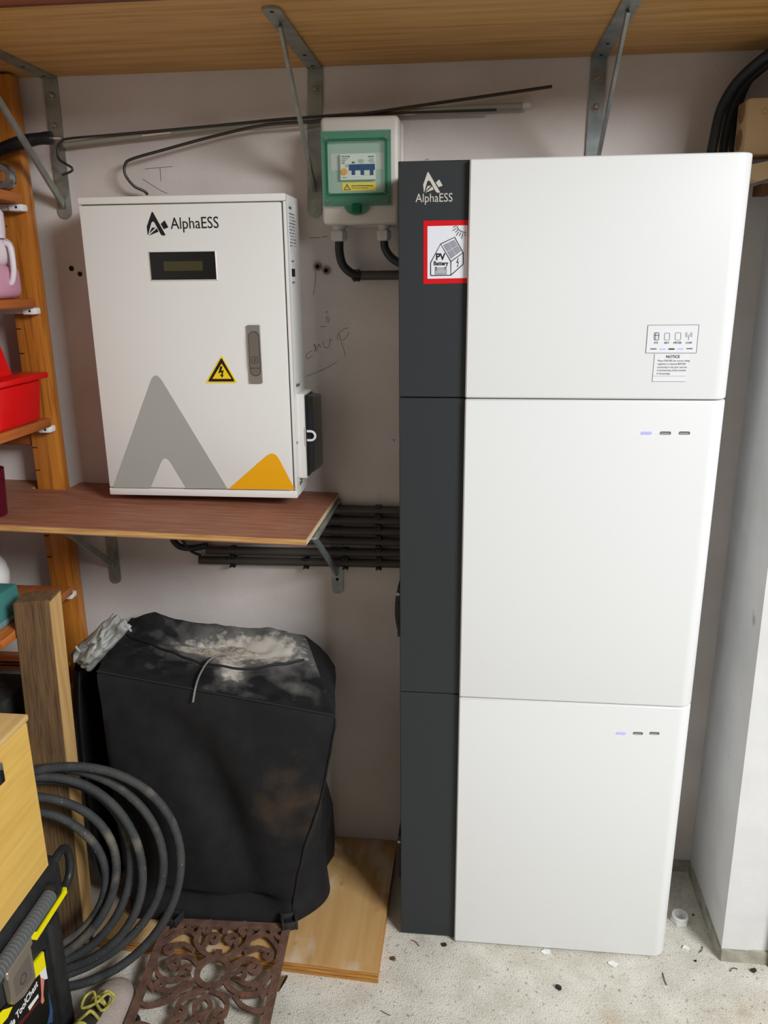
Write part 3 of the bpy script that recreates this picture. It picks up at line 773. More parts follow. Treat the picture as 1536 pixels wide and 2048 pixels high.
# ------------------------------------------------------------------ battery tower: inverter on top of two battery modules
TX0, TXM, TX1, TYW, TYD, TYB = -.1345, -.0085, .4705, -.3015, -.288, -.066
SEAMS = [.004, .6425, 1.273, 1.691]
def tower_unit(z0, z1, label, name, cat):
    t = thing(name, label, cat, ((TX0+TX1)/2, -.18, z0))
    z0 += .001; z1 -= .001
    MB().rbox(TX0, TXM+.02, TYD, TYB, z0, z1, .0012, 1).build('charcoal_case', 'char', t)
    prof = [(TXM, TYW+.0025), (TXM+.0025, TYW)]
    r = .030
    prof += [(TX1-r+r*math.sin(a), TYW+r-r*math.cos(a)) for a in [PI/2*k/10 for k in range(11)]]
    prof += [(TX1, TYB), (TXM+.021, TYB), (TXM+.021, TYD+.02), (TXM, TYD+.02)]
    bm = bmesh.new()
    lo_ = [bm.verts.new((x, y, z0)) for x, y in prof]
    f = bm.faces.new(lo_)
    ex = bmesh.ops.extrude_face_region(bm, geom=[f])
    for v in ex['geom']:
        if isinstance(v, bmesh.types.BMVert): v.co.z = z1
    bm.edges.ensure_lookup_table()
    hor = [e for e in bm.edges if abs(e.verts[0].co.z-e.verts[1].co.z) < 1e-6]
    bmesh.ops.bevel(bm, geom=hor, offset=.0035, segments=3, profile=.5, affect='EDGES')
    cov = MB().frombm(bm).build('white_cover', 'tower', t, smooth=35)
    return t, cov
inv, invc = tower_unit(SEAMS[2], SEAMS[3], 'top unit of the white and charcoal tower with emblem, red sticker and notice', 'inverter_unit', 'inverter')
bat1, b1c = tower_unit(SEAMS[1], SEAMS[2], 'middle battery module of the white and charcoal tower', 'battery_module', 'battery')
bat2, b2c = tower_unit(SEAMS[0], SEAMS[1], 'bottom battery module of the tower, standing on the concrete floor', 'battery_module', 'battery')
bat1['group'] = bat2['group'] = 'battery modules of the tower'
for k, zf in ((bat2, 0),):
    for x in (TX0+.03, TX1-.06):
        MB().box(x, x+.03, -.2, -.1, .0002, .005).build('foot', 'blackp', k)
def pill(px, py, on, parent):
    p = onY(px, py, TYW); w, h = .0098, .0028
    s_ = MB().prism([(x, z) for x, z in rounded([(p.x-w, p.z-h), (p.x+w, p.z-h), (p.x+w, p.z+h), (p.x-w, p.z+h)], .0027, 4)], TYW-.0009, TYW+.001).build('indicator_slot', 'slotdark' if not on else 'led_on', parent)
    MB().prism(rounded([(p.x-w+.0004, p.z-h+.0002), (p.x+w-.003, p.z-h+.0002), (p.x+w-.003, p.z+h-.0018), (p.x-w+.0004, p.z+h-.0018)], .0014, 3), TYW-.0013, TYW-.0008).build('indicator_light', 'led_on' if on else 'led_off', s_)
for px, on in ((1293, 1), (1331, 0), (1369, 0)): pill(px, 866, on, bat1)
for px, on in ((1242, 1), (1276, 0), (1309, 0)): pill(px, 1466.5, on, bat2)
# status panel
IP = lambda u, v: onY(u, v, TYW)
def wline(pts, w, m, parent, name, y=TYW, closed=False):
    q = [(onY(u, v, y).x, onY(u, v, y).z) for u, v in pts]
    if closed: q.append(q[0])
    return MB().ribbon(q, w, -.0006, -.0001, lambda x, z, d: (x, y+d, z)).build(name, m, parent)
pn = decal([(1296, 650.5), (1398, 649.5), (1392.5, 706), (1291.5, 706)], 'label', 'status_panel', inv, y=TYW, dy=.0004)
for a, b in (((1296, 650.5), (1398, 649.5)), ((1398, 649.5), (1392.5, 706)), ((1392.5, 706), (1291.5, 706)), ((1291.5, 706), (1296, 650.5))):
    wline((a, b), .0006, 'grey_print', pn, 'panel_border', y=TYW-.0002)
def icon_box(u0, v0, u1, v1, m): wline([(u0+1, v0), (u1-1, v0), (u1, v0+1.5), (u1-.6, v1-1), (u1-2, v1), (u0+.5, v1), (u0-.8, v1-1), (u0, v0+1.5)], .0008, m, pn, 'icon', TYW-.0003, True)
icon_box(1309, 665.5, 1318, 680, 'black_print'); wline([(1309, 670.5), (1318, 670.5)], .0008, 'black_print', pn, 'icon', TYW-.0003); wline([(1311.5, 666), (1311, 680)], .0006, 'black_print', pn, 'icon', TYW-.0003)
icon_box(1329.5, 666, 1339.5, 680, 'pvgrey'); icon_box(1351, 665.5, 1362, 680, 'pvgrey')
wline([(1378, 669), (1377, 680)], .0009, 'pvgrey', pn, 'icon', TYW-.0003)
for s_ in (-1, 1):
    for k in (3, 5.5):
        wline([(1377.7+s_*k, 666-k*.3), (1377.7+s_*(k+.9), 669.5), (1377.7+s_*k, 673+k*.3)], .0006, 'pvgrey', pn, 'icon', TYW-.0003)
for s_, u in (('SYS', 1307.5), ('BAT', 1328.5), ('METER', 1346.5), ('COM', 1371)):
    p = IP(u, 687.3); text(s_, .0050, (p.x, TYW-.0008, p.z), 'black_print', pn, sx=.95, extrude=.0001)
for u0, u1, v, m in ((1301, 1313, 697.8, 'black_print'), (1319, 1331, 698, 'led_on'), (1337, 1349, 698, 'black_print'), (1355, 1367, 697.8, 'led_on'), (1373, 1385, 697.2, 'black_print')):
    wline([(u0, v), (u1, v)], .0022 if u0 in (1337, 1319, 1355) else .0014, m, pn, 'status_bar', TYW-.0003)
nt_ = decal([(1309.5, 708), (1377, 708), (1371.5, 763), (1304.5, 763)], 'label', 'notice_sticker', inv, y=TYW, dy=.0004)
wline([(1305.5, 752), (1373, 752)], .0003, 'pvgrey', nt_, 'perforation', TYW-.0003)
wline([(1304.5, 763), (1371.5, 763)], .0004, 'pvgrey', nt_, 'sticker_edge', TYW-.0003)
wline([(1309.5, 708), (1304.5, 763)], .0004, 'pvgrey', nt_, 'sticker_edge', TYW-.0003)
p = IP(1331.5, 715.8); text('NOTICE', .0070, (p.x, TYW-.0007, p.z), 'black_print', nt_, sx=.95, extrude=.0001, offset=.0001)
p = IP(1315, 723); text('Please ENSURE the correct safety\nregulation is selected BEFORE\nconnecting to the grid, read the\nCommissioning Guide included\nin the package.', .0047, (p.x, TYW-.0006, p.z), 'grey_print', nt_, sx=.87, extrude=.0001, spacing=1.22)
# emblem and lettering on the charcoal side
def emblem2(px0, py0, kx, ky, y, m, parent):
    e = None
    for i, poly in enumerate(EM):
        o_ = decal([(px0+(a-115)*kx, py0+(b-115)*ky) for a, b in poly], m, 'emblem' if i == 0 else 'emblem_piece', e or parent, y=y)
        e = e or o_
emblem2(846, 344, .1065, .1025, TYD, 'pale_print', inv)
p = onY(831, 404.5, TYD); text('AlphaESS', .0205, (p.x, TYD-.0004, p.z), 'pale_print', inv, sx=.87)
# PV sticker
Y = TYD
st = decal([(847, 441.5), (941, 440), (938, 566), (847, 568)], 'red', 'pv_sticker', inv, y=Y, dy=.0005)
Y2 = TYD-.0005
decal([(855, 452.5), (935, 450.5), (934, 556), (855, 557.5)], 'sticker_white', 'sticker_field', st, y=Y2, dy=.0003)
Y3 = TYD-.0008
ln = lambda pts, w=.0015, m='black_print', c=False: wline(pts, w, m, st, 'house_outline', Y3, c)
sx_ = lambda a: 800+a*.1367; sy_ = lambda b: 320+b*.1367
H = lambda *pp: [(sx_(a), sy_(b)) for a, b in pp]
ln(H((450, 1690), (745, 1685), (745, 1485), (595, 1228), (448, 1505)), c=True)
ln(H((595, 1228), (800, 1130), (925, 1355), (745, 1485))); ln(H((925, 1355), (925, 1525), (745, 1685)))
def lerp2(a, b, t): return (a[0]+(b[0]-a[0])*t, a[1]+(b[1]-a[1])*t)
A_, B_, C_, D_ = (632, 1245), (795, 1165), (895, 1330), (745, 1445)
for i in range(2):
    for j in range(2):
        u0, u1, v0, v1 = i*.52, i*.52+.48, j*.52, j*.52+.48
        f_ = lambda u, v: lerp2(lerp2(A_, B_, u), lerp2(D_, C_, u), v)
        decal(H(f_(u0, v0), f_(u1, v0), f_(u1, v1), f_(u0, v1)), 'pvgrey', 'solar_panel_print', st, y=Y3, dy=.0003)
        for k in range(1, 4):
            wline(H(f_(u0+(u1-u0)*k/4, v0), f_(u0+(u1-u0)*k/4, v1)), .0003, 'sticker_white', st, 'solar_panel_print', Y3-.0002)
            wline(H(f_(u0, v0+(v1-v0)*k/4), f_(u1, v0+(v1-v0)*k/4)), .0003, 'sticker_white', st, 'solar_panel_print', Y3-.0002)
ln(H((838, 965), (848, 1000), (872, 1030), (910, 1052), (968, 1062)), .001)
for a, b in (((825, 965), (775, 985)), ((828, 998), (770, 1035)), ((850, 1020), (812, 1058)), ((862, 1050), (822, 1108)), ((890, 1062), (868, 1112)), ((922, 1075), (902, 1148)), ((955, 1080), (948, 1110))):
    ln(H(a, b), .0011)
decal(H((850, 1430), (858, 1440), (842, 1490), (862, 1485), (848, 1545), (855, 1548), (838, 1572), (834, 1540), (842, 1545), (848, 1500), (822, 1508)), 'black_print', 'lightning_bolt', st, y=Y3, dy=.0003)
q = H((522, 1462), (490, 1540)); p = onY(*q[0], Y3); text('PV', .0160, (p.x, Y3-.0003, p.z), 'black_print', st, extrude=.0001, sx=.95, offset=.0005)
p = onY(*q[1], Y3); text('Battery', .0098, (p.x, Y3-.0003, p.z), 'black_print', st, extrude=.0001, sx=.92, offset=.0003)
decal(H((515, 1580), (680, 1578), (680, 1668), (515, 1670)), 'battgrey', 'battery_print', st, y=Y3, dy=.0003)
ln(H((515, 1580), (680, 1578), (680, 1668), (515, 1670)), .0007, c=True)
for a in (527, 665): ln(H((a-10, 1572), (a+10, 1572)), .0016)
ln(H((525, 1608), (548, 1608)), .0008); ln(H((537, 1597), (537, 1619)), .0008); ln(H((648, 1604), (670, 1604)), .0008)
# black cable connector blocks on the hidden flank of the tower
def side_handle(pz0, pz1, parent, lab):
    mb = MB()
    z0, z1 = pz0, pz1; n = 10; y0, y1 = -.19, -.13
    out = [(TX0-.004-.016*math.sin(PI*min(1, max(0, .12+.76*k/n)))**.6, z0+(z1-z0)*k/n) for k in range(n+1)]
    mb.prism([(TX0-.0005, z0)]+out+[(TX0-.0005, z1)], y0, y1, 'xz')
    h_ = mb.build('carry_handle', 'blackp', parent)
    MB().cyl((TX0-.013, y0-.0015, z1-.016), (TX0-.013, y0+.002, z1-.016), .004, 12).build('screw', 'bolt', h_)
    MB().rbox(TX0-.012, TX0-.004, y0-.004, y0-.0002, z0+.02, z1-.035, .001, 1).build('handle_rib', 'blackp2', h_)
    MB().box(TX0-.014, TX0-.009, y0, y0+.02, z0-.010, z0+.001).build('handle_foot', 'blackp', h_)
side_handle(.735, .843, bat1, 0); side_handle(.085, .197, bat2, 0)

# ------------------------------------------------------------------ upper right corner: junction box and cables
jb = thing('junction_box', 'cream plastic junction box in the corner above the tower', 'junction box', (.55, -.09, 1.715))
JX0, JX1, JY0, JY1, JZ0, JZ1 = .500, .5735, -.122, -.058, 1.707, 1.806
MB().rbox(JX0, JX1, JY0, JY1, JZ0, JZ1, .006, 2).build('case', 'cream', jb, smooth=35)
for zc in (1.785, 1.738):
    MB().lathe([(0, JX0-.0012), (.018, JX0-.0012), (.019, JX0)], (0, (JY0+JY1)/2, zc), 18, 'x').build('knockout', 'cream_d', jb)
for a in range(5):
    c_ = Vector((.531, JY0-.0005, 1.782)); an = a*1.25
    MB().ribbon([(c_.x+.003*math.cos(an), c_.z+.003*math.sin(an)), (c_.x+.0065*math.cos(an+.5), c_.z+.0075*math.sin(an+.5))], .001, -.0003, 0, lambda x, z, d: (x, JY0+d, z)).build('moulded_mark', 'cream_d', jb)
sb = thing('corner_bracket', 'pale wedge-shaped bracket below the cream junction box', 'bracket', (.55, -.1, 1.66))
MB().prism([(.495, 1.686), (.572, 1.70), (.572, 1.672), (.53, 1.660), (.495, 1.668)], -.14, -.04).build('wedge', 'cream', sb)
MB().box(.548, .572, -.1, -.05, 1.640, 1.6595).build('timber_block', 'brownwood', sb)
def cab_(pts, r, lab):
    tag(MB().tube(spline([onY(u, v, y) for u, v, y in pts], 8), r, 12).build('cable', 'cable', smooth=60), lab, 'cable')
cab_(((1422, 312, -.06), (1428, 280, -.06), (1442, 220, -.06), (1470, 170, -.07), (1510, 130, -.09), (1560, 92, -.12)), .0098, 'leftmost thick black cable curving up from behind the tower to the shelf corner')
cab_(((1446, 318, -.045), (1448, 285, -.045), (1462, 220, -.045), (1487, 172, -.05), (1520, 140, -.06), (1565, 105, -.08)), .0085, 'thick black cable just right of the leftmost one behind the tower top')
cab_(((1470, 315, -.020), (1466, 270, -.020), (1474, 215, -.020), (1494, 165, -.025), (1530, 120, -.035), (1560, 98, -.05)), .0095, 'black cable passing closest beside the cream junction box')

# ------------------------------------------------------------------ pine shelf unit on the left, its shelves and what stands on it
su = thing('pine_shelf_unit', 'varnished pine shelf unit with slotted uprights at the left edge', 'shelf unit', (-1.1, -.3, 0))
def post(x0, x1, y0, y1, slots=True):
    p_ = MB().rbox(x0, x1, y0, y1, .001, 1.905, .003, 2).build('upright', 'pine', su, smooth=40)
    return p_
PX0, PX1, PY0, PY1 = -1.022, -.960, -.068, -.030
p_ = post(PX0, PX1, PY0, PY1)
MB().box(PX0-.0001, PX0+.0005, PY0+.01, PY1-.01, .2, .21).build('slot', 'hole', p_)
for k in range(27):
    z = .30+k*.0545
    if .72 < z < .80 or 1.15 < z < 1.21 or 1.42 < z < 1.47 or 1.64 < z < 1.68: continue
    MB().box(PX0+.001, PX0+.013, PY0-.0006, PY0+.002, z-.0012, z+.0012).build('slot', 'hole', p_)
post(-1.30, -1.238, PY0, PY1); post(-1.13, -1.068, -.44, -.402); post(-1.30, -1.238, -.44, -.402)
for z in (.55, 1.14):
    MB().rbox(-1.237, PX0-.001, -.062, -.036, z-.018, z+.018, .002, 1).build('rung', 'pine_x', su)
SH = [('shelf', 1.652, 1.672), ('shelf', 1.438, 1.457), ('shelf', 1.174, 1.194), ('shelf', .762, .782), ('shelf', .505, .525)]
for (n_, z0, z1) in SH:
    s_ = MB().rbox(-1.30, -.949 if z0 > .6 else -1.0, -.4005, -.0985, z0, z1, .0025, 2).build('shelf', 'pine_y', su, smooth=40)
    cl = MB().rbox(-.985, -.955, -.098, -.0685, z0-.016, z0-.001, .004, 2).build('shelf_clip', 'whitep', su, smooth=40)
    MB().rbox(-1.06, -.985, -.094, -.0735, z0-.014, z0-.0005, .002, 1).build('clip_bar', 'greyp', cl)
    MB().cyl((-.966, -.0985, z0-.008), (-.966, -.097, z0-.008), .0028, 10).build('clip_hole', 'hole', cl)
# white and pink jug
jg = thing('fluid_jug', 'milky plastic jug of pink fluid with a white cap on the pine shelf', 'jug', (-1.03, -.17, 1.457))
MB().rbox(-1.14, -.955, -.235, -.125, 1.4575, 1.527, .018, 3).build('fluid_section', 'pinkfluid', jg, smooth=50)
MB().rbox(-1.14, -.956, -.234, -.126, 1.522, 1.582, .022, 3).build('jug_shoulder', 'milky', jg, smooth=50)
MB().lathe([(.0, 1.578), (.030, 1.578), (.032, 1.60), (.032, 1.628), (.026, 1.636), (0, 1.636)], (-.985, -.18, 0), 20).build('cap', 'milky', jg, smooth=40)
hnd = [(-.957, -.175, 1.569), (-.946, -.175, 1.560), (-.945, -.175, 1.52), (-.951, -.175, 1.495), (-.957, -.175, 1.488)]
MB().tube(spline(hnd, 6), .006, 8).build('jug_handle', 'milky', jg, smooth=60)
# red caddy
rc = thing('tool_caddy', 'red plastic carry caddy with a tall trapezoid handle on the pine shelf', 'caddy', (-1.05, -.2, 1.194))
RX = lambda u, v: onY(u, v, -.135)
def tapered(x0, x1, y0, y1, z0, z1, tx, ty):
    return [(x0+tx, y0+ty, z0), (x1-tx, y0+ty, z0), (x1-tx, y1-ty, z0), (x0+tx, y1-ty, z0), (x0, y0, z1), (x1, y0, z1), (x1, y1, z1), (x0, y1, z1)]
for (xa, xb) in ((-1.18, -1.022), (-1.012, -.944)):
    bm = bmesh.new(); vs = [bm.verts.new(p) for p in tapered(xa, xb, -.30, -.125, 1.1945, 1.287, .008, .008)]
    for f in ((0,3,2,1),(0,1,5,4),(1,2,6,5),(2,3,7,6),(3,0,4,7),(4,5,6,7)): bm.faces.new([vs[i] for i in f])
    bmesh.ops.bevel(bm, geom=bm.edges[:], offset=.008, segments=3, profile=.5, affect='EDGES')
    MB().frombm(bm).build('bin', 'redp', rc, smooth=40)
MB().rbox(-1.195, -.932, -.312, -.113, 1.287, 1.300, .004, 2).build('rim', 'redp', rc, smooth=40)
hz = [(-1.17, 1.2995), (-.972, 1.2995), (-.995, 1.382), (-1.004, 1.392), (-1.14, 1.392), (-1.152, 1.382)]
MB().prism(rounded(hz, .006, 3), -.235, -.19).build('carry_handle', 'redp', rc, smooth=40)
# ring and black tool above the top shelf
rg = tag(MB().lathe([(.014, -.155), (.0235, -.155), (.026, -.148), (.026, -.132), (.0225, -.125), (.014, -.125), (.0135, -.14), (.014, -.155)], (-.962, 0, 1.6985), 28, 'y').build('steel_ring', 'chrome', smooth=35),
         'chrome ring standing on the top pine shelf', 'ring')
bt_ = thing('black_spray_can', 'black bottle behind the chrome ring on the top pine shelf', 'bottle', (-1.01, -.20, 1.672))
MB().lathe([(0, 1.6725), (.034, 1.6725), (.036, 1.68), (.036, 1.735), (.02, 1.750), (.012, 1.753)], (-1.02, -.2, 0), 20).build('body', 'blackp', bt_, smooth=40)
MB().lathe([(.014, 1.753), (.014, 1.775), (0, 1.777)], (-1.02, -.2, 0), 16).build('cap', 'blackp2', bt_, smooth=40)
tl = thing('hand_tool', 'black handled tool hung across the left steel bracket', 'tool', (-.97, -.1, 1.75))
pts = [Vector((-1.12, -.10, 1.713)), Vector((-1.04, -.10, 1.735)), Vector((-.975, -.10, 1.758)), Vector((-.92, -.098, 1.772)), Vector((-.885, -.096, 1.776)), Vector((-.868, -.095, 1.776))]
MB().tube(spline(pts, 6), [.013+.001*math.sin(k*.5) for k in range(25)]+[.013]*5+[.006], 14).build('handle_grip', 'blackp', tl, smooth=60)
MB().cyl((-.869, -.095, 1.776), (-.850, -.094, 1.7755), .0035, 10).build('tang', 'ferrule', tl)
# tumbler
tm = thing('tumbler', 'plum-red glass tumbler with dark contents on the brown board shelf', 'tumbler', (-.992, -.285, SL(-.99)))
zb = SL(-.95)+.0008
c_ = (-1.0005, -.29, 0)
MB().lathe([(0, zb+.0005), (.030, zb+.0005), (.031, zb+.004), (.036, zb+.100), (.0345, zb+.100), (.030, zb+.006), (0, zb+.006)], c_, 28).build('glass', 'glass_red', tm, smooth=50)
MB().lathe([(0, zb+.007), (.0292, zb+.007), (.0308, zb+.040), (0, zb+.040)], c_, 24).build('contents', 'darkdrink', tm, smooth=40)
# white tub with writing on the low shelf
tb = thing('white_tub', 'white plastic tub with black handwriting on the low pine shelf', 'tub', (-1.15, -.16, .782))
cx_, cy_ = -1.125, -.18
MB().lathe([(0, .7825), (.038, .7825), (.050, .793), (.060, .815), (.062, .838), (.056, .862), (.042, .885), (.03, .893), (.03, .91), (0, .912)], (cx_, cy_, 0), 32).build('tub_body', 'whitep', tb, smooth=60)
text('esk', .03, (-1.107, cy_-.0615, .832), 'black_print', tb, shear=.25, roll=.35, extrude=.003)
# teal box
te = thing('teal_box', 'teal plastic box on the low pine shelf behind the plank', 'box', (-1.05, -.36, .782))
bm = bmesh.new(); vs = [bm.verts.new(p) for p in tapered(-1.06, -.984, -.365, -.265, .797, .855, -.004, -.004)]
for f in ((0,3,2,1),(0,1,5,4),(1,2,6,5),(2,3,7,6),(3,0,4,7),(4,5,6,7)): bm.faces.new([vs[i] for i in f])
bmesh.ops.bevel(bm, geom=bm.edges[:], offset=.005, segments=2, profile=.5, affect='EDGES')
MB().frombm(bm).build('box_body', 'teal', te, smooth=40)
MB().rbox(-1.066, -.978, -.371, -.259, .7825, .797, .004, 2).build('box_base', 'teal_d', te, smooth=40)
# brown handle with a yellow end, yellow level on the bottom shelf
bh = thing('brown_handle', 'long brown tool handle with a yellow end behind the leaning plank', 'tool', (-1.0, -.2, .60))
MB().cyl((-1.22, -.20, .6185), (-.946, -.20, .6235), .0065, 12).build('shaft', 'copper', bh, smooth=50)
MB().lathe([(0, -.946), (.012, -.946), (.0125, -.935), (.009, -.926), (0, -.925)], (0, -.20, .6235), 14, 'x').build('end_knob', 'amber', bh, smooth=50)
bk = thing('parts_tray', 'dark parts tray on the bottom pine shelf', 'tray', (-1.1, -.25, .525))
MB().rbox(-1.24, -1.01, -.335, -.205, .5255, .600, .006, 2).build('tray', 'blackp2', bk, smooth=40)
yl = thing('yellow_level', 'amber yellow spirit level lying on the bottom pine shelf', 'level', (-1.1, -.22, .525))
MB().rbox(-1.29, -1.005, -.375, -.345, .5255, .5655, .003, 2).build('level_body', 'amber', yl, smooth=40)
MB().rbox(-1.29, -1.005, -.195, -.165, .5255, .5655, .003, 2).build('level_back', 'amber', yl, smooth=40)
MB().box(-1.286, -1.01, -.3765, -.3745, .541, .550).build('level_groove', 'blackp2', yl)

# ------------------------------------------------------------------ things on the floor
# plywood sheets under the black bag
pl = thing('floor_plywood', 'plywood off-cut lying on the floor under the black bag', 'plywood', (-.5, -.2, 0))
def plyslab(z0, z1, m, name, grow=0.0):
    f = [(-.845, -.394-grow), (-.1745+grow, -.4285-grow), (-.170+grow, -.003), (-.845, -.003)]
    return MB().prism(f, z1, z0, 'xy').build(name, m, pl)
for i, (a, b, m) in enumerate(((.0005, .0075, 'plyedge_floor'), (.0075, .0095, 'plyedge_dark'), (.0095, .0175, 'plyedge_floor'), (.0175, .0195, 'plyedge_dark'), (.0195, .0275, 'plyedge_floor'))):
    plyslab(a, b, m, 'ply_layer', .0008*(i % 2 == 0))
plyslab(.0275, .030, 'ply', 'ply_face')

# black canvas bag --------------------------------------------------
bag = thing('canvas_bag', 'large slumped black canvas bag dusted with pale ash on top', 'bag', (-.55, -.19, .03))
KEY = [  # t, FL, FR, BR, BL
 (0.00, (-.770, -.334, .0315), (-.398, -.322, .0315), (-.330, -.075, .0315), (-.85, -.05, .0315)),
 (0.05, (-.775, -.334, .055), (-.392, -.318, .055), (-.328, -.07, .06), (-.85, -.05, .055)),
 (0.09, (-.775, -.330, .075), (-.395, -.300, .080), (-.326, -.07, .10), (-.85, -.05, .08)),
 (0.25, (-.780, -.335, .20), (-.368, -.305, .185), (-.330, -.07, .19), (-.845, -.05, .20)),
 (0.42, (-.782, -.335, .32), (-.338, -.312, .29), (-.352, -.075, .30), (-.84, -.05, .32)),
 (0.60, (-.784, -.335, .43), (-.306, -.322, .40), (-.352, -.075, .42), (-.838, -.05, .43)),
 (0.80, (-.788, -.332, .56), (-.280, -.330, .51), (-.322, -.06, .52), (-.834, -.05, .56)),
 (0.91, (-.789, -.332, .628), (-.273, -.331, .556), (-.316, -.057, .575), (-.833, -.05, .632)),
 (0.97, (-.790, -.331, .665), (-.269, -.331, .588), (-.340, -.055, .615), (-.832, -.05, .67)),
 (1.00, (-.790, -.326, .680), (-.271, -.327, .601), (-.388, -.055, .655), (-.830, -.052, .683))]
def corners(t):
    for i in range(len(KEY)-1):
        a, b = KEY[i], KEY[i+1]
        if t <= b[0]+1e-9:
            k = (t-a[0])/(b[0]-a[0]); return [Vector(a[j]).lerp(Vector(b[j]), k) for j in range(1, 5)]
    return [Vector(KEY[-1][j]) for j in range(1, 5)]
NS = 30
def bag_pt(s, t):
    c = corners(t); q = s*4; k = int(q) % 4; f = q-int(q)
    p = c[k].lerp(c[(k+1) % 4], f)
    nrm = [Vector((0, -1, 0)), Vector((1, 0, 0)), Vector((0, 1, 0)), Vector((-1, 0, 0))][k]
    edge = math.sin(PI*f)
    amp = .030*edge*math.sin(PI*min(1, t*1.02)) if k in (0, 1) else .012*edge
    p = p+nrm*amp*(.75 if k == 0 else .5)
    if k == 0:   # broad diagonal fold and a tuck above the skirt on the front
        d = f-(.28+.55*(1-t)); p.y += .040*math.exp(-(d/.11)**2)*edge*math.sin(PI*min(1, t*1.1))
        d = t-(.13-.06*f); p.y += .030*math.exp(-(d/.032)**2)*min(1, edge*2)
    if k == 1:
        d = f-(.45+.2*math.sin(t*5)); p.x -= .026*math.exp(-(d/.13)**2)*math.sin(PI*t)
    if k == 1: p.x += .05*math.sin(PI*min(1, f*1.3))*max(0, 1-t/.22)
    wv = noise.noise(Vector((p.x*9, p.y*9, p.z*6)))*.008+noise.noise(Vector((p.x*26, p.y*26, p.z*20)))*.003
    p = p+nrm*wv*min(1, (1-t)*12)*min(1, t*12)
    if k == 2: p.y = min(p.y, -.012)
    return p
mb = MB(); TV = [i/44 for i in range(45)]
mb.grid(NS*4, 45, lambda s, t: bag_pt(s, t), closed_u=True)
bd = mb.build('bag_sides', 'fabric', bag, smooth=75)
at = bd.data.attributes.new('dirt', 'FLOAT', 'POINT')
for i, v in enumerate(bd.data.vertices):
    d = ((v.co.x+.37)/.11)**2+((v.co.z-.36)/.18)**2
    at.data[i].value = .55*math.exp(-d) if v.co.y < -.2 else .1
def rim(s): return bag_pt(s, 1.0)
def top_pt(u, v):
    f, b = rim(.25*u*.99999), rim(.75-.25*u*.99999)
    l, r = rim(1-.25*v*.99999 if v > 0 else 0), rim(.25+.25*v*.99999)
    c0, c1, c2, c3 = rim(0), rim(.24999), rim(.4999), rim(.7499)
    p = f*(1-v)+b*v+l*(1-u)+r*u-(c0*(1-u)*(1-v)+c1*u*(1-v)+c2*u*v+c3*(1-u)*v)
    e = math.sin(PI*u)**.6*math.sin(PI*v)**.6 if 0 < u < 1 and 0 < v < 1 else 0
    z = .006*e                                                        # the fabric domes a little
    z -= .034*math.exp(-((u-.50)/.26)**2-((v-.74)/.20)**2)*min(1, e*3)  # ash hollow
    z += .012*math.exp(-((u-.86)/.13)**2-((v-.80)/.24)**2)*min(1, e*5)  # right shoulder
    z += .020*math.exp(-((u-.14)/.12)**2-((v-.9)/.2)**2)*min(1, e*4)
    z += .010*math.exp(-((v-.97)/.09)**2)*min(1, e*4)                   # back ridge
    z += (.006*noise.noise((u*7, v*7, 1))+.004*noise.noise((u*16, v*13, 5)))*min(1, e*4)
    return Vector((p.x, p.y, p.z+z))
NU, NV = 90, 60
tp = MB().grid(NU, NV, top_pt).build('bag_top', 'fabric_top', bag, smooth=80)
at = tp.data.attributes.new('dust', 'FLOAT', 'POINT')
for j in range(NV):
    for i in range(NU):
        u, v = i/(NU-1), j/(NV-1)
        d = .85*math.exp(-((u-.58)/.22)**2-((v-.68)/.18)**2)+.80*math.exp(-((u-.58)/.07)**2-((v-.28)/.18)**2)+.42*math.exp(-((u-.85)/.08)**2-((v-.25)/.10)**2)
        d += .34*(1/(1+math.exp(-(v-.42)/.06)))*(1/(1+math.exp(-(u-.30)/.06)))
        d += .34*math.exp(-((u-.38)/.16)**2-((v-.55)/.2)**2)+.35*math.exp(-((u-.82)/.16)**2-((v-.72)/.2)**2)
        at.data[j*NU+i].value = d+.12*noise.noise((u*10, v*10, 3))
# ash heap in the hollow: real lumps
mb = MB(); random.seed(11)
for k in range(420):
    a = random.random()*2*PI; rr = random.random()**.5
    u = .55+.17*rr*math.cos(a); v = .66+.15*rr*math.sin(a); p = top_pt(u, v); s_ = .0015+.005*random.random()**2*(1.2-rr)
    vs = [p+Vector((random.uniform(-1, 1), random.uniform(-1, 1), random.uniform(-.4, 1)))*s_ for _ in range(4)]
    mb.add(vs, [(0,1,2),(0,2,3),(0,3,1),(1,3,2)])
mb.grid(30, 24, lambda u, v: top_pt(.55+.34*(u-.5), .66+.32*(v-.5))+Vector((0, 0, .0125*max(-.3, 1-((u-.5)/.46)**2-((v-.5)/.46)**2+.35*noise.noise((u*9, v*9, 2))))))
o = mb.build('ash', 'ash', bag, smooth=60); o['kind'] = 'stuff'
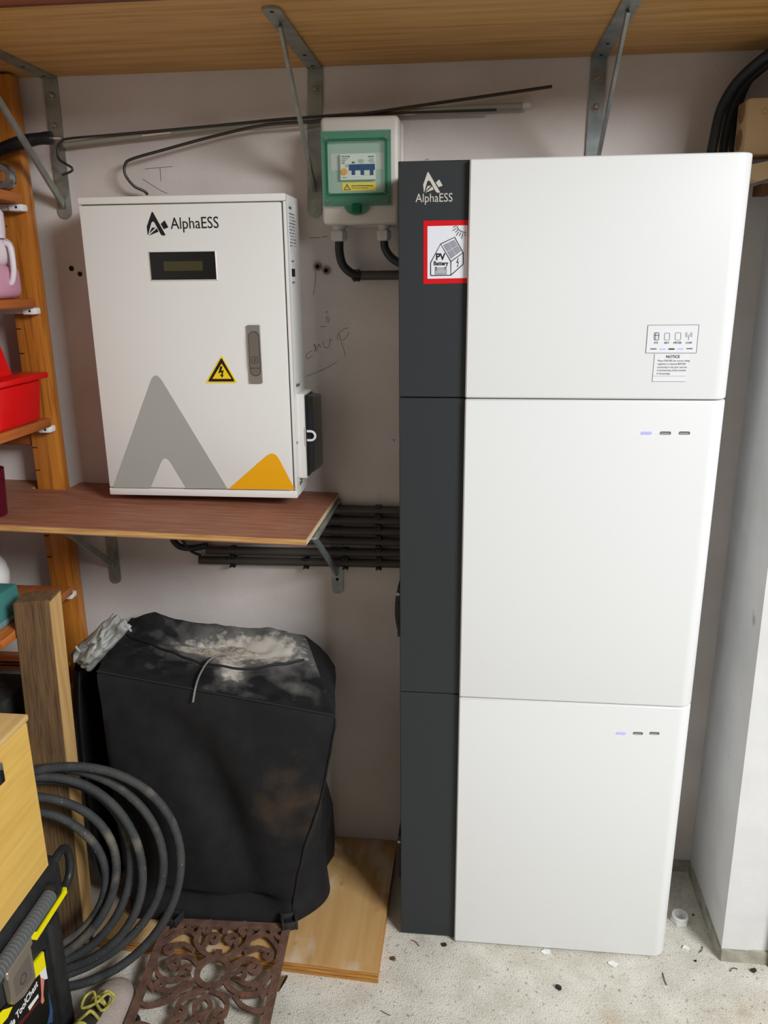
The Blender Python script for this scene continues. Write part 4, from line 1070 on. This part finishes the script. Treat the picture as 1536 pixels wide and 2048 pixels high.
# zip, piping seam, grey cord
MB().tube([top_pt(u, .36+1.25*(u-.52)**2+.012*math.sin(u*9))+Vector((0, 0, .002)) for u in [.05+.89*k/40 for k in range(41)]], .0030, 8).build('zip', 'zip', bag, smooth=60)
MB().tube([rim(.25*k/40*.999)+Vector((0, -.001, .001)) for k in range(41)], .0028, 8).build('piping', 'zip', bag, smooth=60)
MB().tube([bag_pt(.25, .02+.97*k/30)+Vector((.001, -.001, 0)) for k in range(31)], .0022, 8).build('piping', 'fabric', bag, smooth=60)
p0 = top_pt(.52, .46)
cpts = [p0+Vector((.02, .01, .006)), p0+Vector((.006, 0, .012)), p0+Vector((-.012, -.03, .013)), top_pt(.44, .16)+Vector((0, 0, .010)), top_pt(.425, .02)+Vector((0, -.008, .006)), top_pt(.42, 0)+Vector((-.002, -.018, -.02))]
MB().tube(spline(cpts, 8), .0022, 8).build('zip_cord', 'cord', bag, smooth=60)
# buckles on the skirt
def buckle(px, py, lab, rot):
    p = onZ(px, py, .056)
    b = thing('strap_buckle', lab, 'buckle', p, 'buckles at the foot of the black bag')
    M = Matrix.Translation(p) @ Matrix.Rotation(rot, 4, 'Z')
    def put(mb, name, m):
        mb.v = [tuple(M @ Vector(v)) for v in mb.v]; return mb.build(name, m, b, smooth=40)
    put(MB().rbox(-.019, -.012, -.018, .018, -.014, .013, .003, 2), 'side_bar', 'blackp2')
    put(MB().rbox(.012, .019, -.018, .018, -.014, .013, .003, 2), 'side_bar', 'blackp2')
    put(MB().rbox(-.013, .013, -.018, -.012, -.012, .010, .002, 2), 'front_bar', 'blackp2')
    put(MB().rbox(-.013, .013, .006, .017, -.010, .012, .003, 2), 'back_bar', 'blackp2')
    put(MB().rbox(-.0115, .0115, -.011, .0055, -.012, .004, .002, 1), 'webbing', 'zip')
buckle(578, 1842, 'black plastic strap buckle on the rusty mat corner at the bag foot', .35)
buckle(347, 1836, 'black plastic strap buckle at the bag foot behind the hose', -.25)

# black shape added to fill the dark shadow gap, and the crumpled grey sack
bs = tag(MB().grid(28, 18, lambda u, v: Vector((-.885+(.040+.006*math.sin(u*31+v*5))*math.cos(2*PI*u)*math.sin(PI*(.06+.9*v))**.35,
      -.20+(.085+.01*math.sin(u*25))*math.sin(2*PI*u)*math.sin(PI*(.06+.9*v))**.35, .032+.60*v)), closed_u=True).build('gap_filler', 'gapblack', smooth=70),
      'black filler added for the shadow gap between the pine upright and the black bag', 'sack')
def crumple():
    Pq = lambda u, v, y: onY(u, v, y)
    A, B_, C_, D_ = Pq(137, 1310, -.285), Pq(180, 1344, -.285), Pq(264, 1252, -.285), Pq(226, 1226, -.27)
    nu, nv = 44, 26
    def side(sgn):
        def fn(u, v):
            p = (A.lerp(D_, u)).lerp(B_.lerp(C_, u), v)
            e = math.sin(PI*u)**.35*math.sin(PI*v)**.5 if 0 < u < 1 and 0 < v < 1 else 0
            r1 = abs(noise.noise((u*3.2+v*1.5, v*3.0-u, 2.0*sgn)))+.35*abs(noise.noise((u*7+v*3, v*6, 7.0*sgn)))
            bul = (.034-.040*r1)*e
            edge = .007*noise.noise((u*6, v*6, 4))
            return p+Vector((edge*.5, -sgn*bul-(.010 if sgn > 0 else 0)*e, edge+(.012*noise.noise((u*5, v*5, 9)))*e))
        return fn
    mb = MB(); mb.grid(nu, nv, side(1)); mb.grid(nu, nv, side(-1))
    return mb
gs = thing('grey_sack', 'crumpled silvery grey sack lying at the left shoulder of the black bag', 'sack', onY(195, 1320, -.30))
crumple().build('sack_body', 'silver', gs, smooth=28)
for (a, b) in (((152, 1292), (160, 1303)), ((248, 1240), (262, 1262))):
    pa, pb = onY(*a, -.325), onY(*b, -.318)
    MB().tube([pa, pa.lerp(pb, .5)+Vector((0, -.004, .003)), pb], .0028, 6).build('sack_fold', 'silver', gs, smooth=60)

# leaning plank
pk = thing('timber_plank', 'weathered timber plank leaning upright beside the pine shelf unit', 'plank', (-.92, -.38, 0))
bot = [(-.950, -.396, .001), (-.864, -.396, .001), (-.862, -.352, .001), (-.948, -.352, .001)]
top = [(-.947, -.350, .843), (-.863, -.350, .853), (-.861, -.307, .862), (-.945, -.307, .852)]
bm = bmesh.new(); vs = [bm.verts.new(p) for p in bot+top]
for f in ((0,3,2,1),(4,5,6,7),(0,1,5,4),(1,2,6,5),(2,3,7,6),(3,0,4,7)): bm.faces.new([vs[i] for i in f])
bmesh.ops.bevel(bm, geom=bm.edges[:], offset=.002, segments=1, affect='EDGES')
MB().frombm(bm).build('plank', 'plank', pk)
o_ = MB().add([(bot[1][0]+.0006, -.3955, .003), (bot[2][0]+.0006, -.3525, .003), (top[2][0]+.0006, -.3075, .858), (top[1][0]+.0006, -.3495, .850),
               (bot[1][0]-.001, -.3955, .003), (bot[2][0]-.001, -.3525, .003), (top[2][0]-.001, -.3075, .858), (top[1][0]-.001, -.3495, .850)],
              [(0,1,2,3),(7,6,5,4),(0,4,5,1),(1,5,6,2),(2,6,7,3),(3,7,4,0)]).build('sawn_side', 'plank_side', pk)

# hose coil ---------------------------------------------------------
hs = thing('hose_coil', 'coil of dusty black rubber hose standing against the timber plank', 'hose', (-.84, -.5, 0))
e1 = Vector((math.cos(.25), math.sin(.25), 0)); e2 = Vector((0, .22, .975)).normalized(); en = e1.cross(e2).normalized()
RAD = [(.252, -.854, .000), (.238, -.884, -.014), (.224, -.908, .012), (.211, -.922, -.012), (.193, -.938, .012), (.165, -.936, -.004)]
pts = []; per = 64; n_l = len(RAD)
for i in range(n_l):
    for k in range(per):
        t = k/per; a, b = RAD[i], RAD[min(i+1, n_l-1)]
        w = 0 if t < .55 else (t-.55)/.45; w = w*w*(3-2*w)
        r = a[0]+(b[0]-a[0])*w; xc = a[1]+(b[1]-a[1])*w; of = a[2]+(b[2]-a[2])*w
        zc = .012+.013*(i+w)+r
        th = PI-2*PI*t                          # from the hidden left side, clockwise
        base = Vector((xc, -.527, .012))
        wob = .004*math.sin(3*th+i*1.7)
        pts.append(base+e1*((r+wob)*math.cos(th)*1.0)+e2*(zc+(r+wob)*math.sin(th))+en*(of+.003*math.sin(2*th+i)))
zmin = min(p.z for p in pts)
pts = [p+Vector((0, 0, .0095-zmin)) for p in pts]
MB().tube(pts, .0096, 12).build('hose', 'hose', hs, smooth=60)

# tool chest and the wooden box on it --------------------------------
TX = -.79
tc_ = thing('tool_chest', 'black mobile tool chest with yellow trim and ribbed grey grip', 'tool chest', (-.98, -.88, 0))
MB().rbox(-1.17, TX-.003, -1.16, -.602, .012, .345, .012, 2).build('chest_body', 'chest', tc_, smooth=40)
MB().rbox(TX-.012, TX+.006, -.640, -.598, .02, .300, .006, 2).build('corner_rib', 'chest', tc_, smooth=40)
lid = MB().rbox(-1.185, TX+.004, -1.18, -.560, .306, .408, .020, 3).build('chest_lid', 'chest', tc_, smooth=40)
for y in (-.66, -1.08):
    MB().cyl((-1.1, y, .0125), (-.85, y, .0125), .012, 14).build('wheel', 'blackp', tc_)
# yellow trim along the lower edge of the lid
def onchest(pts, m, name, parent, x=TX, dx=.001):
    q = [(onX(u, v, x).y, onX(u, v, x).z) for u, v in pts]
    return MB().prism(q, x+dx, x-.003, 'yz').build(name, m, parent)
MB().prism([(-.563, .324), (-.563, .311), (-.680, .308), (-.7035, .333), (-.690, .338), (-.674, .321)], TX+.0055, TX-.001, 'yz').build('yellow_trim', 'yel_trim', lid)
# far end loop handle
lp = [(-.795, -.580, .395), (-.795, -.548, .398), (-.797, -.526, .385), (-.797, -.518, .355), (-.797, -.525, .326), (-.797, -.545, .312), (-.797, -.580, .312)]
MB().tube(spline(lp, 6), .0085, 10).build('end_handle', 'chest', lid, smooth=60)
# ribbed grip
ga, gb = Vector((TX+.018, -.640, .374)), Vector((TX+.018, -.86, .374))
rr_ = []; gp = []
for k in range(157):
    t = k/156; gp.append(ga.lerp(gb, t)); ph = (k % 6)
    rr_.append(.0145 if ph in (1, 2, 3) else .0098)
gr = MB().tube(gp, rr_, 16).build('ribbed_grip', 'grip', lid, smooth=30)
MB().rbox(TX+.002, TX+.024, -.640, -.618, .360, .388, .005, 2).build('grip_socket', 'chest', lid, smooth=40)
# latch
la = MB().prism(rounded([(-.706, .326), (-.781, .326), (-.779, .262), (-.745, .247), (-.706, .247)], .006, 3), TX+.009, TX-.001, 'yz').build('latch', 'latch', tc_)
MB().rbox(TX+.003, TX+.013, -.785, -.702, .322, .340, .003, 1).build('latch_hinge', 'latch', la, smooth=30)
MB().prism(rounded([(-.714, .310), (-.770, .310), (-.768, .268), (-.714, .256)], .004, 2), TX+.0098, TX+.0088, 'yz').build('latch_panel', 'satin', la)
MB().ringplate((TX+.0098, -.742, .283), .010, .008, (1, 0, 0), .001, 16).build('latch_mark', 'seam', la)
# printed label
lb = onchest([(64, 1962), (90, 1898), (100, 2048), (-60, 2190), (-60, 2080)], 'black_print', 'printed_label', tc_, dx=.0008)
onchest([(65, 1929), (86, 1903), (91, 1936), (69, 1957)], 'yel_trim', 'label_yellow', lb, dx=.0014)
onchest([(-40, 2070), (4, 2020), (24, 2013), (14, 2035), (-40, 2100)], 'yel_trim', 'label_yellow', lb, dx=.0014)
onchest([(78, 1946), (90, 1934), (94, 1957), (82, 1961)], 'flake', 'label_white', lb, dx=.0015)
onchest([(80, 1956), (87, 1957), (85, 1990), (87, 2001), (84, 2008), (81, 2005), (82, 1990)], 'skin', 'label_arm', lb, dx=.0017)
onchest([(55, 2014), (75, 1988), (76, 1994), (58, 2021)], 'flake', 'label_tool_print', lb, dx=.0014)
onchest([(36, 2046), (78, 1999), (77, 2004), (60, 2026), (38, 2054)], 'dkred', 'label_red_print', lb, dx=.0013)
onchest([(96, 1985), (104, 2020), (104, 2044), (94, 2048), (100, 2020)], 'jean', 'label_denim_print', lb, dx=.0014)
p = onX(12, 2052, TX); q = onX(74, 1972, TX)
text('Mobile ToolChest', .0210, (TX+.0014, onX(74, 1977, TX).y+.002, onX(54, 2003, TX).z-.001), 'flake', lb, face='right', align='RIGHT', sx=.80, offset=.0004)

wbx = thing('plywood_box', 'yellow birch plywood box with lid standing on the black tool chest', 'box', (-.95, -.78, .41))
MB().rbox(-1.12, TX, -.96, -.600, .4085, .722, .002, 1).build('box_sides', 'birch', wbx)
MB().rbox(-1.125, TX+.003, -.965, -.597, .7245, .737, .003, 2).build('lid', 'birch_top', wbx, smooth=40)
MB().box(-1.11, TX-.006, -.95, -.606, .7222, .7244).build('lid_gap', 'hole', wbx)
lt = MB().rbox(TX, TX+.005, -.725, -.692, .662, .700, .0015, 1).build('catch', 'satin', wbx)
MB().rbox(TX+.004, TX+.010, -.712, -.700, .668, .690, .001, 1).build('catch_lever', 'blackp', lt)

# rusty scroll mat ---------------------------------------------------
mt = thing('scroll_mat', 'rusty cast-iron scrollwork door mat propped on the plywood edge', 'mat', (-.53, -.45, 0))
MW, ML = .296, .46
m0 = onZ(332, 1838, .047); mx = (onZ(578, 1850, .047)-m0); mx.z = 0; mx.normalize()
tilt = math.atan2(.040, ML)
my = Vector((mx.y, -mx.x, 0)); my = (my*math.cos(tilt)+Vector((0, 0, -math.sin(tilt))))
mn = mx.cross(-my).normalized()
def mtf(x, y, z): return m0+mx*x+my*y+mn*z
mat_mb = MB()
def bar(pts, w=.010):
    if 2 < len(pts) < 40: pts = [(q.x, q.y) for q in spline([(a, b, 0) for a, b in pts], 4 if len(pts) < 12 else 2)]
    mat_mb.ribbon(pts, w*1.12, -.004, .003+.001*random.random(), mtf)
def arc(cx, cy, r, a0, a1, n=18, r1=None):
    r1 = r if r1 is None else r1
    return [(cx+(r+(r1-r)*k/n)*math.cos(a0+(a1-a0)*k/n), cy+(r+(r1-r)*k/n)*math.sin(a0+(a1-a0)*k/n)) for k in range(n+1)]
def spiral(cx, cy, r0, r1, a0, turns, n=26): return arc(cx, cy, r0, a0, a0+2*PI*turns, n, r1)
for (a, b) in (((0, .008), (MW, .008)), ((0, ML-.008), (MW, ML-.008)), ((.007, 0), (.007, ML)), ((MW-.007, 0), (MW-.007, ML))): bar([a, b], .016)
def motif(yc, flip):
    """scrollwork of one half, mirrored left and right; yc is the centre of the ring"""
    sgn = -1 if flip else 1
    for s_ in (-1, 1):
        X = lambda x: MW/2+s_*x
        Yf = lambda y: yc+sgn*y
        def B(pts, w=.010): bar([(X(x), Yf(y)) for x, y in pts], w)
        B(spiral(.020, -.082, .005, .016, 0, 1.1)+[(.038, -.060), (.030, -.045), (.018, -.036)], .008)
        B([(.012, -.034)]+[(.040, -.050), (.060, -.075), (.058, -.105)]+spiral(.045, -.106, .013, .004, .1, -1.0)[1:], .010)
        B([(.058, -.050), (.085, -.065), (.105, -.060)]+spiral(.112, -.048, .012, .004, -1.9, .9)[1:], .010)
        B([(.060, -.085), (.085, -.100), (.105, -.095), (.125, -.075), (.135, -.06)], .009)
        B([(.100, -.120), (.112, -.105), (.108, -.090)], .010); B([(.115, -.125), (.120, -.1), (.135, -.09)], .009)
        B([(.034, -.010), (.055, -.030), (.080, -.035), (.098, -.022)]+spiral(.088, -.014, .013, .004, -.7, 1.0)[1:], .010)
        B(spiral(.060, .000, .006, .016, PI, .9)+[(.070, .022), (.095, .026), (.120, .012), (.135, -.02)], .009)
        B([(.032, .018), (.045, .035), (.075, .050), (.100, .048)]+spiral(.104, .036, .012, .004, 1.9, -.95)[1:], .010)
        B([(.115, .050), (.130, .035), (.138, .02)], .010); B([(.005, .045), (.030, .052), (.050, .070), (.052, .09)]+spiral(.040, .092, .012, .004, 0, .9)[1:], .009)
        B([(.06, .052), (.085, .075), (.12, .085), (.138, .075)], .009); B([(.0, -.115), (.022, -.122), (.045, -.128)], .010)
        B([(.0, .058), (.016, .075), (.012, .095), (.0, .105)], .009)
        B([(.075, -.128), (.088, -.115), (.082, -.10)], .010)
    bar([(MW/2, yc-.100*sgn), (MW/2, yc-.118*sgn)], .010)
    bar([(MW/2, yc-.034*sgn), (MW/2, yc-.055*sgn)], .012)
    r_ = [(MW/2+.034*math.cos(a), yc+.034*math.sin(a)) for a in [2*PI*k/32 for k in range(33)]]
    bar(r_, .011)
motif(.130, False); motif(.340, True)
mo = mat_mb.build('scrollwork', 'rust', mt)

# shoe ---------------------------------------------------------------
shp = thing('canvas_shoe', 'beige canvas shoe with yellow-green laces beside the scroll mat', 'shoe', (-.75, -.58, 0))
toe = Vector((-.727, -.492, 0)); heel = Vector((-.737, -.775, 0)); ax = (toe-heel); Ls = ax.length; ax.normalize(); sd = Vector((ax.y, -ax.x, 0))
def shoe_pt(u, v):
    # u around (0..1 from left sole over the top to right sole), v along heel -> toe
    w = .0425*(.80+.30*math.sin(PI*min(1, v*.62+.20)))
    end = math.sqrt(max(0, 1-max(0, (v-.80)/.20)**2)) * math.sqrt(max(0.02, 1-max(0, (.10-v)/.10)**2))
    h = (.085-.048*min(1, v*1.15)**.9)*end+.004
    a = PI*u
    return heel+ax*(Ls*v)+sd*(-math.cos(a)*w*end)+Vector((0, 0, .012+h*math.sin(a)**.7))
MB().grid(25, 40, shoe_pt).build('upper', 'canvas', shp, smooth=70)
def sole_ring(z, g):
    L_ = [shoe_pt(0, k/39)+sd*(-g) for k in range(40)]; R2 = [shoe_pt(1, k/39)+sd*g for k in range(40)]
    return [(p.x, p.y, z) for p in L_]+[(p.x, p.y, z) for p in reversed(R2)]
n = 80; vs = sole_ring(.0005, .003)+sole_ring(.014, .003)
MB().add(vs, [tuple(range(n)), tuple(range(2*n-1, n-1, -1))]+[((i+1) % n, i, n+i, n+(i+1) % n) for i in range(n)]).build('sole', 'canvas', shp)
MB().grid(13, 20, lambda u, v: shoe_pt(.5+.26*(u-.5)*math.sin(PI*min(1, .12+v*.9))**.4, .28+.50*v)+Vector((0, 0, .002))).build('throat', 'shoe_in', shp, smooth=60)
random.seed(5)
for k in range(7):
    v = .36+.058*k; lift = .010+.004*(k % 3)
    c0_ = shoe_pt(.36, v); c1_ = shoe_pt(.64, v+.03*(-1)**k)
    MB().tube(spline([c0_+Vector((0, 0, .002)), c0_.lerp(c1_, .3)+Vector((.004*(-1)**k, 0, lift)), c0_.lerp(c1_, .7)+Vector((-.004, .004, lift*1.1)), c1_+Vector((0, 0, .002))], 6), .0032, 8).build('lace', 'lace', shp, smooth=60)
for s_ in (-1, 1):
    c0_ = shoe_pt(.5, .60)+Vector((0, 0, .012))
    MB().tube(spline([c0_, c0_+sd*(.015*s_)+ax*.02+Vector((0, 0, .006)), c0_+sd*(.030*s_)+ax*.012, c0_+sd*(.022*s_)-ax*.015+Vector((0, 0, .002)), c0_], 8), .0030, 8).build('lace_bow', 'lace', shp, smooth=60)
# black rubber ring at the near mat corner
p = onZ(262, 2044, .006)
tag(MB().tube([(p.x+.014*math.cos(a), p.y+.014*math.sin(a), .006) for a in [2*PI*k/24 for k in range(24)]], .0055, 10, closed=True).build('rubber_ring', 'blackp2', smooth=60),
    'small black rubber ring on the floor beside the shoe', 'ring')

# ------------------------------------------------------------------ small litter on the concrete
p = onZ(1359, 1842, .0)
ln_ = thing('lock_nut', 'white plastic threaded lock nut on the floor beside the tower', 'lock nut', p)
MB().lathe([(.0150, .0005), (.0215, .0005), (.0215, .009), (.0150, .009), (.0150, .0005)], (p.x, p.y, 0), 6).build('hexagon', 'whitep', ln_)
MB().lathe([(.0150, .009), (.0182, .009), (.0182, .013), (.0190, .014), (.0182, .0165), (.0190, .0175), (.0180, .0195), (.0150, .0195), (.0150, .009)], (p.x, p.y, 0), 28).build('thread', 'whitep', ln_, smooth=40)
def flake(px, py, s, m, name, lab, cat, seed, th=.0012, grp=None):
    random.seed(seed); p = onZ(px, py, 0); n = 9
    ring = [(p.x+s*(.55+.55*random.random())*math.cos(2*PI*k/n)*1.2, p.y+s*(.5+.5*random.random())*math.sin(2*PI*k/n)) for k in range(n)]
    vs = [(x, y, .0006) for x, y in ring]+[(x, y, .0006+th+.002*random.random()) for x, y in ring]+[(p.x, p.y, .001+th)]
    fs = [tuple(range(n-1, -1, -1))]+[(i, (i+1) % n, n+(i+1) % n, n+i) for i in range(n)]+[(n+i, n+(i+1) % n, 2*n) for i in range(n)]
    tag(MB().add(vs, fs).build(name, m), lab, cat, grp)
flake(1372, 1897, .008, 'flake', 'paint_flake', 'curled white paint flake on the floor near the pier foot', 'paint flake', 1, .003)
flake(1225, 1928, .010, 'flake', 'paint_flake', 'white paint flake on the floor in front of the tower corner', 'paint flake', 2)
flake(1093, 1904, .011, 'flake', 'paint_flake', 'thin white flake right at the front edge of the tower', 'paint flake', 3, .0006)
flake(1117, 1977, .0065, 'crumb', 'black_grit', 'small black lump on the concrete in front of the tower', 'grit', 4, .005)
flake(1507, 1943, .006, 'crumb', 'black_grit', 'dark triangular chip on the floor below the pier', 'grit', 5, .003)
flake(1386, 1831, .0025, 'crumb', 'black_grit', 'tiny dark crumb between the lock nut and the pier', 'grit', 6, .002)
flake(1391, 1923, .003, 'crumb', 'black_grit', 'tiny dark crumb between the tower corner and the pier', 'grit', 8, .002)
flake(888, 1891, .007, 'crumb', 'leaf_scrap', 'brown leaf scrap under the charcoal side of the tower', 'leaf', 9, .002)
flake(785, 1918, .007, 'leafm', 'leaf_scrap', 'rusty brown scrap on the floor right of the plywood', 'leaf', 10, .001)
def strand(pts, r, m, name, lab, cat):
    tag(MB().tube(spline([onZ(u, v, .0015+dz) for u, v, dz in pts], 5), r*.75, 6).build(name, m), lab, cat)
strand(((822, 1880, 0), (832, 1884, .002), (838, 1892, 0)), .0011, 'redwire', 'wire_scrap', 'short red wire scrap on the floor below the charcoal panel', 'wire')
strand(((1405, 1893, 0), (1404, 1900, .002), (1398, 1905, 0)), .0011, 'crumb', 'wire_scrap', 'short black curl on the floor at the pier foot', 'wire')
strand(((1475, 1938, 0), (1466, 1936, .004), (1460, 1943, 0)), .0012, 'crumb', 'twig', 'small dark twig on the floor in front of the pier', 'twig')
strand(((762, 2021, 0), (772, 2027, .001), (781, 2031, 0)), .0008, 'crumb', 'twig', 'thin dark twig on the concrete below the plywood corner', 'twig')
strand(((1325, 1945, 0), (1329, 1960, .001), (1333, 1970, 0)), .0012, 'crumb', 'twig', 'dark twig on the concrete right of the white paint flake', 'twig')
# curled leaf by the mat
p = onZ(563, 1972, 0)
lf = MB().grid(5, 9, lambda u, v: Vector((p.x-.004+.016*(u-.5)*math.sin(PI*(.08+.84*v))+.012*v, p.y-.016+.036*v, .002+.009*abs(u-.5)*2*math.sin(PI*v)+.008*v)))
lf2 = MB(); lf2.v = lf.v+[(x, y, z-.0008) for x, y, z in lf.v]; k = len(lf.v); lf2.f = lf.f+[tuple(i+k for i in reversed(f)) for f in lf.f]
tag(lf2.build('dry_leaf', 'leafm', smooth=60), 'dry curled brown leaf on the floor beside the rusty mat', 'leaf')
